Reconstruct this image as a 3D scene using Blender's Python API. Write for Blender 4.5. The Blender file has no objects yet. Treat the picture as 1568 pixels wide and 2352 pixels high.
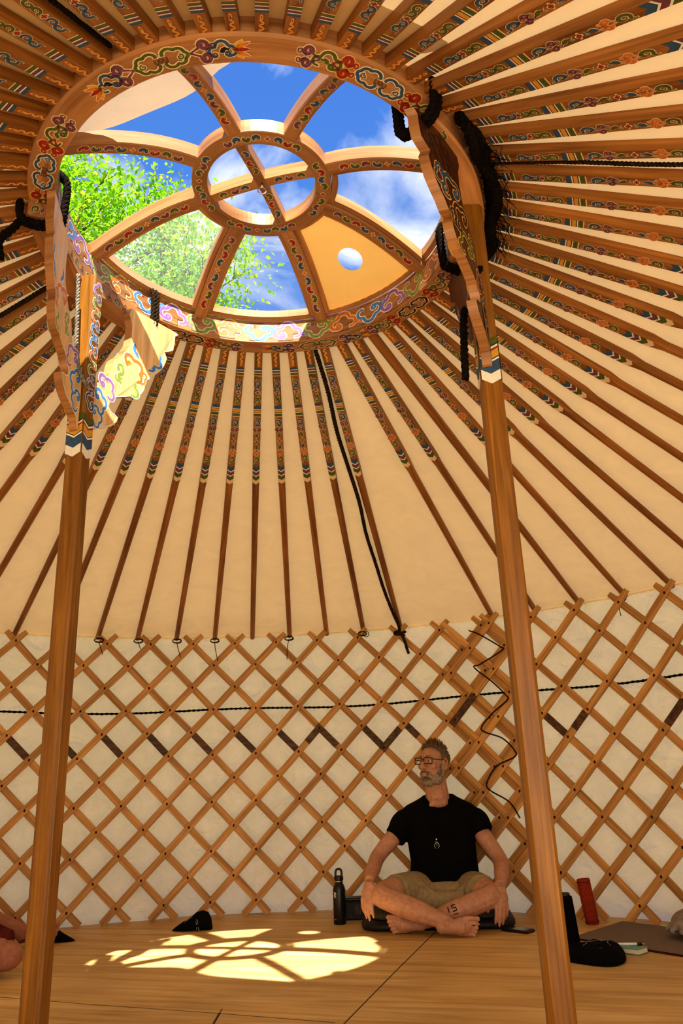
import bpy, math, random
from math import pi, sin, cos, radians, sqrt, atan2, hypot
from mathutils import Vector, Matrix
random.seed(7)
C = bpy.context.scene.collection
V = Vector

# ------------------------------------------------------------------ mesh builder
class MB:
    """collects shapes, links them as ONE mesh object; g = grain coordinate per vertex"""
    def __init__(s):
        s.v = []; s.f = []; s.m = []; s.sm = []; s.g = []; s.mats = []
    def mi(s, mat):
        if mat not in s.mats: s.mats.append(mat)
        return s.mats.index(mat)
    def add(s, vs, fs, mat, smooth=False, g=None):
        o = len(s.v); k = s.mi(mat)
        s.v += [tuple(x) for x in vs]
        s.g += [tuple(x) for x in (g if g else vs)]
        for f in fs:
            s.f.append([i + o for i in f]); s.m.append(k); s.sm.append(smooth)
    def build(s, name, parent=None, loc=None, smooth_all=None):
        me = bpy.data.meshes.new(name)
        me.from_pydata(s.v, [], s.f)
        for m in s.mats: me.materials.append(M[m])
        me.polygons.foreach_set('material_index', s.m)
        me.polygons.foreach_set('use_smooth', s.sm if smooth_all is None else [smooth_all]*len(s.sm))
        at = me.attributes.new('g', 'FLOAT_VECTOR', 'POINT')
        at.data.foreach_set('vector', [c for g in s.g for c in g])
        me.update()
        o = bpy.data.objects.new(name, me); C.objects.link(o)
        if parent: o.parent = parent
        if loc: o.location = loc
        return o

def tag(o, label=None, cat=None, group=None, kind=None):
    if label: o['label'] = label
    if cat: o['category'] = cat
    if group: o['group'] = group
    if kind: o['kind'] = kind
    return o
def thing(name, label, cat, loc=(0, 0, 0), rotz=0, group=None):
    o = bpy.data.objects.new(name, None); C.objects.link(o)
    o.empty_display_size = .05; o.location = loc; o.rotation_euler = (0, 0, rotz)
    return tag(o, label, cat, group)

def frames(pts):
    pts = [V(p) for p in pts]; n = len(pts); out = []
    t0 = (pts[1]-pts[0]).normalized()
    ref = V((0, 0, 1)) if abs(t0.z) < .9 else V((1, 0, 0))
    x = t0.cross(ref).normalized()
    for i in range(n):
        t = (pts[min(i+1, n-1)]-pts[max(i-1, 0)]).normalized()
        x = (x - t*x.dot(t)).normalized()
        out.append((pts[i], x, t.cross(x), t))
    return out
def tube(mb, pts, r, mat, seg=8, caps=True, smooth=True, closed=False, flat=1.0, ref=None):
    n = len(pts); rs = r if isinstance(r, (list, tuple)) else [r]*n
    if closed: pts = list(pts)+[pts[0], pts[1]]; rs = list(rs)+[rs[0], rs[1]]
    fr = frames(pts); vs = []; gs = []; L = 0
    for i, (p, x, y, t) in enumerate(fr):
        if ref is not None:
            y = (V(ref)-t*V(ref).dot(t)).normalized(); x = y.cross(t)
        if i: L += (p-fr[i-1][0]).length
        for j in range(seg):
            a = 2*pi*j/seg
            vs.append(p + x*cos(a)*rs[i] + y*sin(a)*rs[i]*flat); gs.append((L, a*rs[i], 0))
    n = len(fr); fs = []
    for i in range(n-1):
        for j in range(seg):
            k = (j+1) % seg
            fs.append((i*seg+j, i*seg+k, (i+1)*seg+k, (i+1)*seg+j))
    if caps and not closed:
        fs.append(tuple(range(seg-1, -1, -1))); fs.append(tuple((n-1)*seg+j for j in range(seg)))
    mb.add(vs, fs, mat, smooth, gs)
def loft(mb, rings, mat, smooth=True, caps=True, closed=False, gl=None):
    """rings: equal-length point loops"""
    seg = len(rings[0]); vs = [p for r in rings for p in r]; fs = []; n = len(rings)
    for i in range(n if closed else n-1):
        i2 = (i+1) % n
        for j in range(seg):
            k = (j+1) % seg
            fs.append((i*seg+j, i*seg+k, i2*seg+k, i2*seg+j))
    if caps and not closed:
        fs.append(tuple(range(seg-1, -1, -1))); fs.append(tuple((n-1)*seg+j for j in range(seg)))
    mb.add(vs, fs, mat, smooth, gl)
def bx(mb, c, d, mat, rot=None, bev=0.0):
    """box with chamfered vertical edges"""
    x, y, z = d[0]/2, d[1]/2, d[2]/2; b = min(bev, x*.9, y*.9, z*.9)
    if b > 0:
        def ring(ix, iy, zz):
            return [(-ix+b, -iy, zz), (ix-b, -iy, zz), (ix, -iy+b, zz), (ix, iy-b, zz), (ix-b, iy, zz), (-ix+b, iy, zz), (-ix, iy-b, zz), (-ix, -iy+b, zz)]
        rings = [ring(x-b*.6, y-b*.6, -z), ring(x, y, -z+b), ring(x, y, z-b), ring(x-b*.6, y-b*.6, z)]
    else:
        rings = [[(-x, -y, zz), (x, -y, zz), (x, y, zz), (-x, y, zz)] for zz in (-z, z)]
    R = rot or Matrix.Identity(3)
    rings = [[R @ V(p)+V(c) for p in r] for r in rings]
    loft(mb, rings, mat, smooth=False)
def ell(mb, c, r, mat, rot=None, seg=14, rg=9):
    R = rot or Matrix.Identity(3); vs = []; fs = []
    vs.append(R @ V((0, 0, -r[2]))+V(c))
    for i in range(1, rg):
        a = -pi/2+pi*i/rg
        for j in range(seg):
            b = 2*pi*j/seg
            vs.append(R @ V((r[0]*cos(a)*cos(b), r[1]*cos(a)*sin(b), r[2]*sin(a)))+V(c))
    vs.append(R @ V((0, 0, r[2]))+V(c))
    for j in range(seg):
        k = (j+1) % seg
        fs.append((0, 1+k, 1+j))
        for i in range(rg-2):
            fs.append((1+i*seg+j, 1+i*seg+k, 1+(i+1)*seg+k, 1+(i+1)*seg+j))
        fs.append((1+(rg-2)*seg+j, 1+(rg-2)*seg+k, len(vs)-1))
    mb.add(vs, fs, mat, True)
def lathe(mb, prof, mat, seg=24, c=(0, 0, 0), smooth=True, caps=True):
    rings = [[(c[0]+r*cos(2*pi*j/seg), c[1]+r*sin(2*pi*j/seg), c[2]+z) for j in range(seg)] for r, z in prof]
    loft(mb, rings, mat, smooth, caps)
def prism(mb, poly, map3, th, mat, smooth=False):
    """polygon poly (u,v) extruded by th through map3(u,v,h)"""
    n = len(poly)
    vs = [map3(u, v, 0) for u, v in poly]+[map3(u, v, th) for u, v in poly]
    fs = [tuple(range(n-1, -1, -1)), tuple(range(n, 2*n))]
    for i in range(n):
        k = (i+1) % n; fs.append((i, k, n+k, n+i))
    mb.add(vs, fs, mat, smooth)
def catmull(pts, n=6, closed=False):
    P = [V(p) for p in pts]; out = []; N = len(P)
    rng = range(N if closed else N-1)
    for i in rng:
        if closed: a, b, c, d = P[i-1], P[i], P[(i+1) % N], P[(i+2) % N]
        else: a, b, c, d = P[max(i-1, 0)], P[i], P[i+1], P[min(i+2, N-1)]
        for k in range(n):
            t = k/n
            out.append(.5*((2*b)+(c-a)*t+(2*a-5*b+4*c-d)*t*t+(3*b-a-3*c+d)*t**3))
    if not closed: out.append(P[-1])
    return out

# ------------------------------------------------------------------ materials
M = {}
def lin(c):
    return tuple(((x/255+.055)/1.055)**2.4 if x > 10 else x/255/12.92 for x in c)+(1,)
def newmat(name):
    m = bpy.data.materials.new(name); m.use_nodes = True; M[name] = m
    nt = m.node_tree; return m, nt, nt.nodes['Principled BSDF']
def plain(name, col, rough=.6, metal=0, spec=.4, vary=.12, bump=0, bscale=200, emis=None):
    m, nt, b = newmat(name)
    b.inputs['Roughness'].default_value = rough; b.inputs['Metallic'].default_value = metal
    b.inputs['Specular IOR Level'].default_value = spec
    tc = nt.nodes.new('ShaderNodeTexCoord')
    nz = nt.nodes.new('ShaderNodeTexNoise'); nz.inputs['Scale'].default_value = bscale*.4; nz.inputs['Detail'].default_value = 3
    nt.links.new(tc.outputs['Object'], nz.inputs['Vector'])
    rp = nt.nodes.new('ShaderNodeValToRGB'); c = lin(col)
    rp.color_ramp.elements[0].position = .3; rp.color_ramp.elements[1].position = .7
    rp.color_ramp.elements[0].color = tuple(x*(1-vary) for x in c[:3])+(1,)
    rp.color_ramp.elements[1].color = tuple(min(1, x*(1+vary)) for x in c[:3])+(1,)
    nt.links.new(nz.outputs['Fac'], rp.inputs['Fac']); nt.links.new(rp.outputs['Color'], b.inputs['Base Color'])
    if bump:
        n2 = nt.nodes.new('ShaderNodeTexNoise'); n2.inputs['Scale'].default_value = bscale; n2.inputs['Detail'].default_value = 4
        nt.links.new(tc.outputs['Object'], n2.inputs['Vector'])
        bp = nt.nodes.new('ShaderNodeBump'); bp.inputs['Strength'].default_value = bump; bp.inputs['Distance'].default_value = .01
        nt.links.new(n2.outputs['Fac'], bp.inputs['Height']); nt.links.new(bp.outputs['Normal'], b.inputs['Normal'])
    return m
def wood(name, c1, c2, c3, rough=.42, along=2.2, across=55, spec=.35, knots=True):
    """grain runs along the first grain coordinate"""
    m, nt, b = newmat(name); N = nt.nodes; L = nt.links
    b.inputs['Roughness'].default_value = rough; b.inputs['Specular IOR Level'].default_value = spec
    at = N.new('ShaderNodeAttribute'); at.attribute_name = 'g'
    oi = N.new('ShaderNodeObjectInfo')
    mp = N.new('ShaderNodeMapping'); mp.inputs['Scale'].default_value = (along, across, across)
    cb = N.new('ShaderNodeCombineXYZ'); ml = N.new('ShaderNodeMath'); ml.operation = 'MULTIPLY'; ml.inputs[1].default_value = 37
    L.new(oi.outputs['Random'], ml.inputs[0])
    for i in range(3): L.new(ml.outputs[0], cb.inputs[i])
    L.new(at.outputs['Vector'], mp.inputs['Vector']); L.new(cb.outputs[0], mp.inputs['Location'])
    nz = N.new('ShaderNodeTexNoise'); nz.inputs['Scale'].default_value = 1; nz.inputs['Detail'].default_value = 6; nz.inputs['Roughness'].default_value = .62; nz.inputs['Distortion'].default_value = .6
    L.new(mp.outputs[0], nz.inputs['Vector'])
    rp = N.new('ShaderNodeValToRGB'); e = rp.color_ramp.elements
    e[0].position = .28; e[0].color = lin(c1); e[1].position = .75; e[1].color = lin(c3)
    x = e.new(.5); x.color = lin(c2)
    L.new(nz.outputs['Fac'], rp.inputs['Fac'])
    # slow tone drift along the piece + per-object tone
    m2 = N.new('ShaderNodeMapping'); m2.inputs['Scale'].default_value = (3.2, 14, 14); L.new(at.outputs['Vector'], m2.inputs['Vector']); L.new(cb.outputs[0], m2.inputs['Location'])
    n2 = N.new('ShaderNodeTexNoise'); n2.inputs['Scale'].default_value = 1; n2.inputs['Detail'].default_value = 2; L.new(m2.outputs[0], n2.inputs['Vector'])
    hs = N.new('ShaderNodeHueSaturation')
    mr = N.new('ShaderNodeMapRange'); mr.inputs['From Min'].default_value = .3; mr.inputs['From Max'].default_value = .7; mr.inputs['To Min'].default_value = .74; mr.inputs['To Max'].default_value = 1.16
    L.new(n2.outputs['Fac'], mr.inputs['Value'])
    mo = N.new('ShaderNodeMapRange'); mo.inputs['To Min'].default_value = .88; mo.inputs['To Max'].default_value = 1.1; L.new(oi.outputs['Random'], mo.inputs['Value'])
    mm = N.new('ShaderNodeMath'); mm.operation = 'MULTIPLY'; L.new(mr.outputs[0], mm.inputs[0]); L.new(mo.outputs[0], mm.inputs[1])
    L.new(mm.outputs[0], hs.inputs['Value']); L.new(rp.outputs['Color'], hs.inputs['Color'])
    L.new(hs.outputs['Color'], b.inputs['Base Color'])
    bp = N.new('ShaderNodeBump'); bp.inputs['Strength'].default_value = .12; bp.inputs['Distance'].default_value = .003
    L.new(nz.outputs['Fac'], bp.inputs['Height']); L.new(bp.outputs['Normal'], b.inputs['Normal'])
    return m
wood('pole_wood', (106, 64, 22), (148, 94, 36), (176, 120, 58))
wood('post_wood', (100, 62, 14), (134, 88, 26), (160, 114, 48), across=40)
wood('sunlit_wood', (214, 168, 108), (230, 190, 132), (240, 208, 156))  # bracket wood with the sun put into its colour
wood('crown_wood', (138, 92, 52), (168, 118, 72), (190, 142, 96), across=45)
wood('slat_wood', (156, 108, 54), (194, 146, 84), (212, 168, 110), across=60, rough=.55)
wood('slat_dark', (58, 40, 22), (84, 58, 32), (130, 92, 54), across=60, rough=.55)
wood('shaded_wood', (62, 30, 12), (82, 42, 18), (104, 56, 24))  # darker copy of the bracket wood, shade put into the colour
plain('paint_cream', (226, 202, 160), .6, vary=.06)
plain('paint_gold', (222, 172, 92), .55, vary=.1)
plain('paint_white', (228, 222, 206), .6, vary=.05)
plain('paint_blue', (52, 82, 112), .5, vary=.2)
plain('paint_sky', (72, 132, 196), .5, vary=.15)  # sunlit copy of the blue paint
plain('paint_green', (84, 92, 30), .5, vary=.2)
plain('paint_lime', (128, 154, 66), .5, vary=.15)  # green paint brightened for sunlit faces
plain('paint_purple', (112, 62, 76), .5, vary=.2)
plain('paint_lilac', (146, 104, 178), .5, vary=.15)  # purple paint brightened for sunlit faces
plain('paint_red', (148, 42, 26), .5, vary=.15)
plain('paint_orange', (206, 116, 44), .5, vary=.15)
plain('paint_yellow', (206, 156, 56), .5, vary=.12)
plain('paint_dark', (58, 36, 26), .55, vary=.2)
plain('paint_black', (26, 26, 28), .5, vary=.2)
plain('rope_dark', (34, 26, 20), .95, spec=.1, vary=.5, bump=1.0, bscale=260)
plain('rope_brown', (62, 46, 30), .95, spec=.1, vary=.5, bump=1.0, bscale=260)
plain('rope_grey', (150, 145, 135), .95, spec=.1, vary=.5, bump=1.0, bscale=260)
plain('knot_dark', (70, 34, 12), .9, spec=.1, vary=.3)
plain('black_plastic', (14, 14, 14), .38, spec=.5, vary=.1)
plain('black_fabric', (13, 12, 12), .95, spec=.1, vary=.3, bump=.5, bscale=120)
plain('dark_leather', (26, 25, 24), .55, spec=.4, vary=.3, bump=.3, bscale=90)
plain('steel', (200, 195, 185), .3, metal=1, vary=.05)
plain('rust_fabric', (146, 56, 32), .9, spec=.15, vary=.25, bump=.4, bscale=300)
plain('felt_grey', (132, 120, 112), .95, spec=.1, vary=.2, bump=.5, bscale=500)
plain('fleece', (150, 138, 130), .95, spec=.1, vary=.25, bump=.6, bscale=100)
plain('olive_cloth', (82, 76, 62), .9, spec=.1, vary=.2, bump=.3, bscale=200)
plain('grey_cloth', (92, 84, 82), .9, spec=.1, vary=.15, bump=.3, bscale=200)
plain('paper', (226, 216, 190), .8, vary=.05)
plain('teal_cover', (112, 158, 150), .6, vary=.1)
plain('pen_body', (232, 232, 228), .35, vary=.03)
plain('skin', (184, 138, 112), .55, spec=.35, vary=.14, bump=.08, bscale=130)
plain('skin_leg', (184, 140, 114), .6, spec=.3, vary=.2, bump=.1, bscale=130)
plain('skin_left', (160, 110, 90), .6, spec=.3, vary=.14, bump=.08, bscale=130)
plain('lip', (150, 84, 70), .5, vary=.1)
plain('hair_grey', (118, 104, 84), .8, spec=.25, vary=.5, bump=.5, bscale=220)
plain('hair_brown', (124, 94, 62), .8, spec=.25, vary=.4)
plain('beard_grey', (176, 162, 146), .9, spec=.15, vary=.4, bump=.9, bscale=330)
plain('beard_dark', (140, 116, 94), .9, spec=.15, vary=.35, bump=.9, bscale=330)
plain('eye_white', (222, 212, 200), .25, vary=.02)
plain('iris', (70, 60, 46), .2, vary=.1)
plain('nail', (200, 146, 120), .35, vary=.05)
plain('black_tee', (10, 9, 9), .9, spec=.12, vary=.25, bump=.25, bscale=60)
plain('shorts_khaki', (154, 138, 106), .9, spec=.12, vary=.15, bump=.3, bscale=160)
plain('red_cloth', (92, 40, 36), .95, spec=.1, vary=.35, bump=.8, bscale=90)
plain('silver', (196, 196, 190), .25, metal=1, vary=.05)
plain('teal_stone', (30, 64, 66), .15, vary=.2)
plain('ink', (34, 24, 22), .7, vary=.2)
plain('gold_metal', (214, 168, 84), .25, metal=1, vary=.05)
plain('screen_glass', (44, 42, 40), .12, spec=.6, vary=.05)
plain('bark', (96, 80, 64), .9, vary=.4, bump=.8, bscale=40)
plain('grass', (150, 146, 104), .95, spec=.1, vary=.3, bscale=6)
plain('felt_edge', (196, 178, 146), .95, spec=.1, vary=.12, bump=.4, bscale=90)

def canvas(name, col, transl, tcol, wr=.5, fold=(3, 3, 30)):
    m, nt, b = newmat(name); N = nt.nodes; L = nt.links
    out = N['Material Output']; N.remove(b)
    tc = N.new('ShaderNodeTexCoord')
    mp = N.new('ShaderNodeMapping'); mp.inputs['Scale'].default_value = fold; L.new(tc.outputs['Object'], mp.inputs['Vector'])
    n1 = N.new('ShaderNodeTexNoise'); n1.inputs['Scale'].default_value = 1.6; n1.inputs['Detail'].default_value = 4; n1.inputs['Distortion'].default_value = 1.2; L.new(mp.outputs[0], n1.inputs['Vector'])
    n2 = N.new('ShaderNodeTexNoise'); n2.inputs['Scale'].default_value = 5; n2.inputs['Detail'].default_value = 5; n2.inputs['Distortion'].default_value = 1.6; L.new(tc.outputs['Object'], n2.inputs['Vector'])
    ad = N.new('ShaderNodeMath'); ad.operation = 'MULTIPLY_ADD'; ad.inputs[1].default_value = .5
    L.new(n2.outputs['Fac'], ad.inputs[0]); L.new(n1.outputs['Fac'], ad.inputs[2])
    bp = N.new('ShaderNodeBump'); bp.inputs['Strength'].default_value = wr; bp.inputs['Distance'].default_value = .03
    L.new(ad.outputs[0], bp.inputs['Height'])
    rp = N.new('ShaderNodeValToRGB'); c = lin(col)
    rp.color_ramp.elements[0].position = .3; rp.color_ramp.elements[1].position = .7
    rp.color_ramp.elements[0].color = tuple(x*(.93-.1*min(1, wr)) for x in c[:3])+(1,); rp.color_ramp.elements[1].color = tuple(min(1, x*1.05) for x in c[:3])+(1,)  # dark end of the ramp paints crease shading into the cloth
    L.new(n2.outputs['Fac'], rp.inputs['Fac'])
    d = N.new('ShaderNodeBsdfDiffuse'); t = N.new('ShaderNodeBsdfTranslucent'); t.inputs['Color'].default_value = lin(tcol)
    L.new(rp.outputs['Color'], d.inputs['Color']); L.new(bp.outputs['Normal'], d.inputs['Normal']); L.new(bp.outputs['Normal'], t.inputs['Normal'])
    mx = N.new('ShaderNodeMixShader'); mx.inputs[0].default_value = transl
    L.new(d.outputs[0], mx.inputs[1]); L.new(t.outputs[0], mx.inputs[2]); L.new(mx.outputs[0], out.inputs['Surface'])
    return m
canvas('roof_canvas', (214, 188, 142), .095, (255, 224, 172), .12, (2, 2, 2))
canvas('wall_canvas', (232, 218, 198), .34, (250, 232, 206), 1.0, (4, 4, 5))
canvas('flap_canvas', (222, 206, 186), .1, (255, 236, 210), .3, (3, 3, 3))
canvas('leaf', (92, 150, 30), .45, (150, 205, 40), 0, (1, 1, 1))
canvas('leaf_yellow', (140, 165, 50), .45, (205, 215, 70), 0, (1, 1, 1))
canvas('panel_tan', (222, 180, 112), .12, (255, 200, 110), .05, (6, 6, 6))

def clearpane(name, haze, tint):
    m, nt, b = newmat(name); N = nt.nodes; L = nt.links; N.remove(b)
    t = N.new('ShaderNodeBsdfTransparent'); t.inputs['Color'].default_value = tint
    g = N.new('ShaderNodeBsdfGlossy'); g.inputs['Roughness'].default_value = .04
    d = N.new('ShaderNodeBsdfTranslucent'); d.inputs['Color'].default_value = (.9, .92, .95, 1)
    fr = N.new('ShaderNodeLayerWeight'); fr.inputs['Blend'].default_value = .12
    m1 = N.new('ShaderNodeMixShader'); m1.inputs[0].default_value = .05; L.new(t.outputs[0], m1.inputs[1]); L.new(g.outputs[0], m1.inputs[2])
    m2 = N.new('ShaderNodeMixShader'); m2.inputs[0].default_value = haze; L.new(m1.outputs[0], m2.inputs[1]); L.new(d.outputs[0], m2.inputs[2])
    L.new(m2.outputs[0], N['Material Output'].inputs['Surface'])
clearpane('clear_pane', .02, (.97, .98, .98, 1))
clearpane('hazy_pane', .07, (.92, .95, .95, 1))
clearpane('lens_glass', .0, (.96, .97, .96, 1))

def floor_mat():
    m, nt, b = newmat('plywood'); N = nt.nodes; L = nt.links
    b.inputs['Roughness'].default_value = .5; b.inputs['Specular IOR Level'].default_value = .3
    tc = N.new('ShaderNodeTexCoord')
    rot = N.new('ShaderNodeMapping'); rot.inputs['Rotation'].default_value = (0, 0, radians(28.5)); L.new(tc.outputs['Object'], rot.inputs['Vector'])
    mp = N.new('ShaderNodeMapping'); mp.inputs['Scale'].default_value = (22, 1.5, 1); L.new(rot.outputs[0], mp.inputs['Vector'])
    mp.inputs['Scale'].default_value = (1.1, 13, 1)
    nz = N.new('ShaderNodeTexNoise'); nz.inputs['Scale'].default_value = 1.0; nz.inputs['Detail'].default_value = 7; nz.inputs['Roughness'].default_value = .6; nz.inputs['Distortion'].default_value = 1.4; L.new(mp.outputs[0], nz.inputs['Vector'])
    rp = N.new('ShaderNodeValToRGB'); e = rp.color_ramp.elements
    e[0].position = .3; e[0].color = lin((178, 142, 86)); e[1].position = .72; e[1].color = lin((224, 198, 146)); x = e.new(.5); x.color = lin((206, 172, 114))
    L.new(nz.outputs['Fac'], rp.inputs['Fac'])
    n2 = N.new('ShaderNodeTexNoise'); n2.inputs['Scale'].default_value = 2.2; n2.inputs['Detail'].default_value = 3; L.new(rot.outputs[0], n2.inputs['Vector'])
    mr = N.new('ShaderNodeMapRange'); mr.inputs['From Min'].default_value = .3; mr.inputs['From Max'].default_value = .7; mr.inputs['To Min'].default_value = .82; mr.inputs['To Max'].default_value = 1.1; L.new(n2.outputs['Fac'], mr.inputs['Value'])
    hs = N.new('ShaderNodeHueSaturation'); L.new(mr.outputs[0], hs.inputs['Value']); L.new(rp.outputs['Color'], hs.inputs['Color'])
    L.new(hs.outputs['Color'], b.inputs['Base Color'])
    bp = N.new('ShaderNodeBump'); bp.inputs['Strength'].default_value = .1; bp.inputs['Distance'].default_value = .004; L.new(nz.outputs['Fac'], bp.inputs['Height']); L.new(bp.outputs['Normal'], b.inputs['Normal'])
floor_mat()

# ------------------------------------------------------------------ painted ornament (flat strips laid on a surface)
class Orn:
    """ornament pieces in (u,v); emit() lays them on a surface through map3(u,v,h)"""
    def __init__(s): s.p = []
    def poly(s, pts, mat, layer=0): s.p.append(([tuple(q) for q in pts], [tuple(range(len(pts)))], mat, layer))
    def stroke(s, pts, w, mat, layer=0, closed=False):
        n = len(pts); ws = w if isinstance(w, (list, tuple)) else [w]*n
        L_, R_ = [], []
        for i in range(n):
            if closed: a, b = pts[i-1], pts[(i+1) % n]
            else: a, b = pts[max(i-1, 0)], pts[min(i+1, n-1)]
            dx, dy = b[0]-a[0], b[1]-a[1]; l = hypot(dx, dy) or 1
            nx, ny = -dy/l*ws[i]/2, dx/l*ws[i]/2
            L_.append((pts[i][0]+nx, pts[i][1]+ny)); R_.append((pts[i][0]-nx, pts[i][1]-ny))
        fs = [(i, i+1, n+i+1, n+i) for i in range(n-1)]
        if closed: fs.append((n-1, 0, n, 2*n-1))
        s.p.append((L_+R_, fs, mat, layer))
    def ostroke(s, pts, w, mat, line='paint_cream', o=None, layer=0, closed=False):
        n = len(pts); ws = list(w) if isinstance(w, (list, tuple)) else [w]*n
        o = o if o is not None else max(ws)*.42
        a, b = pts[0], pts[1]; l = hypot(b[0]-a[0], b[1]-a[1]) or 1
        ext = list(pts)
        if not closed:
            ext[0] = (a[0]-(b[0]-a[0])/l*o*.5, a[1]-(b[1]-a[1])/l*o*.5)
        s.stroke(ext, [x+o for x in ws], line, layer, closed)
        s.stroke(pts, ws, mat, layer+1, closed)
    def put(s, other, x=0, y=0, sx=1, sy=1, rot=0):
        c, si = cos(rot), sin(rot)
        for vs, fs, m, l in other.p:
            q = []
            for u, v in vs:
                u, v = u*sx, v*sy
                q.append((x+u*c-v*si, y+u*si+v*c))
            s.p.append((q, fs, m, l))
    def emit(s, mb, map3, h0=.0007, dh=.0005):
        for vs, fs, m, l in s.p:
            mb.add([map3(u, v, h0+dh*l) for u, v in vs], fs, m)
def arc(cx, cy, r, a0, a1, n=8):
    return [(cx+r*cos(radians(a0+(a1-a0)*i/n)), cy+r*sin(radians(a0+(a1-a0)*i/n))) for i in range(n+1)]
def spiral(cx, cy, r0, r1, a0, turns, n=18):
    return [(cx+(r0+(r1-r0)*i/n)*cos(radians(a0+360*turns*i/n)), cy+(r0+(r1-r0)*i/n)*sin(radians(a0+360*turns*i/n))) for i in range(n+1)]
def taper(n, a, b): return [a+(b-a)*i/(n-1) for i in range(n)]
def m_curl(mat, line='paint_cream'):
    o = Orn(); p = [(-.62, -.34), (-.45, -.36), (-.28, -.28)]+spiral(.08, .02, .42, .1, 215, -1.35, 18)
    o.ostroke(p, taper(len(p), .1, .26)[::1] if False else [.08+.2*sin(pi*min(1, i/(len(p)*.75))) for i in range(len(p))], mat, line, .1)
    return o
def m_double(mat, line='paint_cream'):
    o = Orn()
    for s in (1, -1):
        p = [(-.55, 0), (-.35, .1*s)]+[(x, y*s) for x, y in spiral(.05, .26, .24, .06, 200, -1.3, 14)]
        o.ostroke(p, [.06+.12*sin(pi*i/len(p)) for i in range(len(p))], mat, line, .09)
        p = [(.1, .05*s)]+[(x, y*s) for x, y in spiral(.42, .2, .14, .05, 200, -1.2, 10)]
        o.ostroke(p, .07, mat, line, .08)
    return o
def m_cloud(mat, line='paint_cream', inner=None):
    o = Orn()
    p = arc(-.36, -.08, .24, 285, 80, 9)+arc(0, .2, .28, 165, 15, 9)+arc(.36, -.06, .26, 95, -60, 8)+spiral(.26, -.2, .15, .04, -60, -1.1, 9)
    o.ostroke(p, [.1+.06*sin(pi*i/len(p)) for i in range(len(p))], mat, line, .1)
    if inner: o.stroke([(x*.8, y*.8-.01) for x, y in p[:28]], .05, inner, 2)
    return o
def m_quatre(mat, line='paint_cream'):
    o = Orn()
    f = lambda s: [((.2+.22*abs(cos(2*a)))*s*cos(a), (.2+.22*abs(cos(2*a)))*s*sin(a)) for a in [2*pi*i/24 for i in range(24)]]
    o.poly(f(1.25), line, 0); o.poly(f(.85), mat, 1)
    return o
def m_leaf(mat, line='paint_cream'):
    o = Orn()
    p = [(-.5, -.2), (-.3, .15), (0, .28), (.25, .12), (.48, .22), (.3, -.05), (.05, -.02), (-.1, -.25), (-.3, -.28)]
    o.poly([(x*1.2, y*1.25) for x, y in p], line, 0); o.poly(p, mat, 1)
    p = spiral(.42, -.12, .16, .04, 150, 1.1, 9); o.ostroke(p, .06, mat, line, .07, layer=1)
    return o
def m_wave(mat='paint_gold'):
    o = Orn(); p = []
    for i in range(31):
        t = i/30
        p.append((-.5+.78*t, .26*sin(t*pi*5)*(1-.3*t)))
    p += [(x, y) for x, y in spiral(.36, 0, .16, .08, 200, -1.2, 10)]
    o.stroke(p, .075, mat, 1); o.stroke([(x+.012, y+.03) for x, y in p], .12, 'paint_orange', 0)
    return o
def m_knot(mat='paint_dark'):
    o = Orn()
    for r, w in ((.42, .05), (.32, .03)): o.stroke(arc(0, 0, r, 0, 360, 24)[:-1], w, mat, 0, True)
    for r, w in ((.2, .05), (.1, .05)): o.stroke([(r, 0), (0, r), (-r, 0), (0, -r)], w, mat, 0, True)
    o.stroke(arc(.42, 0, .26, 90, 270, 10), .04, mat, 0); o.stroke(arc(-.42, 0, .26, -90, 90, 10), .04, mat, 0)
    return o
def m_flame():
    o = Orn()
    for k, (a, l, m) in enumerate(((-50, .6, 'paint_yellow'), (50, .6, 'paint_yellow'), (-26, .85, 'paint_orange'), (26, .85, 'paint_orange'), (0, .8, 'paint_red'))):
        p = [(-.4+l*t*cos(radians(a*(1-.35*t))), l*t*sin(radians(a))*(.9)) for t in [i/8 for i in range(9)]]
        o.ostroke(p, [.03+.14*sin(pi*i/8) for i in range(9)], m, 'paint_cream', .06, layer=0)
    return o
def m_cloudpair(mat, line='paint_cream'):
    """two cloud frames either side of a brown knot"""
    o = Orn(); o.put(m_knot(), 0, 0, .5, .62)
    for s in (1, -1):
        p = arc(.3, .18, .2, 190, 40, 8)+arc(.58, .16, .16, 130, 10, 6)+arc(.7, 0, .14, 60, -60, 6)+arc(.58, -.16, .16, -10, -130, 6)+arc(.3, -.18, .2, -40, -190, 8)
        o.ostroke([(x*s, y) for x, y in p], .11, mat, line, .09)
        o.ostroke([(x*s, y) for x, y in spiral(.6, -.04, .12, .03, 90, -1.1, 9)], .05, mat, line, .06)
    return o
def m_endless(mat='paint_dark'):
    o = Orn()
    for k in (-.3, 0, .3):
        o.stroke([(-.5, k), (.5, k)], .05, mat, 0); o.stroke([(k, -.5), (k, .5)], .05, mat, 1)
    for s in (1, -1):
        for k in (-.15, .15):
            o.stroke(arc(s*.5, k, .15, -90*s, 90*s, 6), .05, mat, 0); o.stroke(arc(k, s*.5, .15, 0, 180*s, 6), .05, mat, 0)
    return o
def m_bean(mat, line='paint_cream'):
    o = Orn()
    p = arc(-.06, -.08, .3, 215, 20, 10)+spiral(.1, -.02, .13, .05, 20, -.9, 6)
    w = [.1+.3*sin(pi*min(1, i/11)) for i in range(len(p))]
    o.ostroke(p, w, mat, line, .12)
    return o
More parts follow.
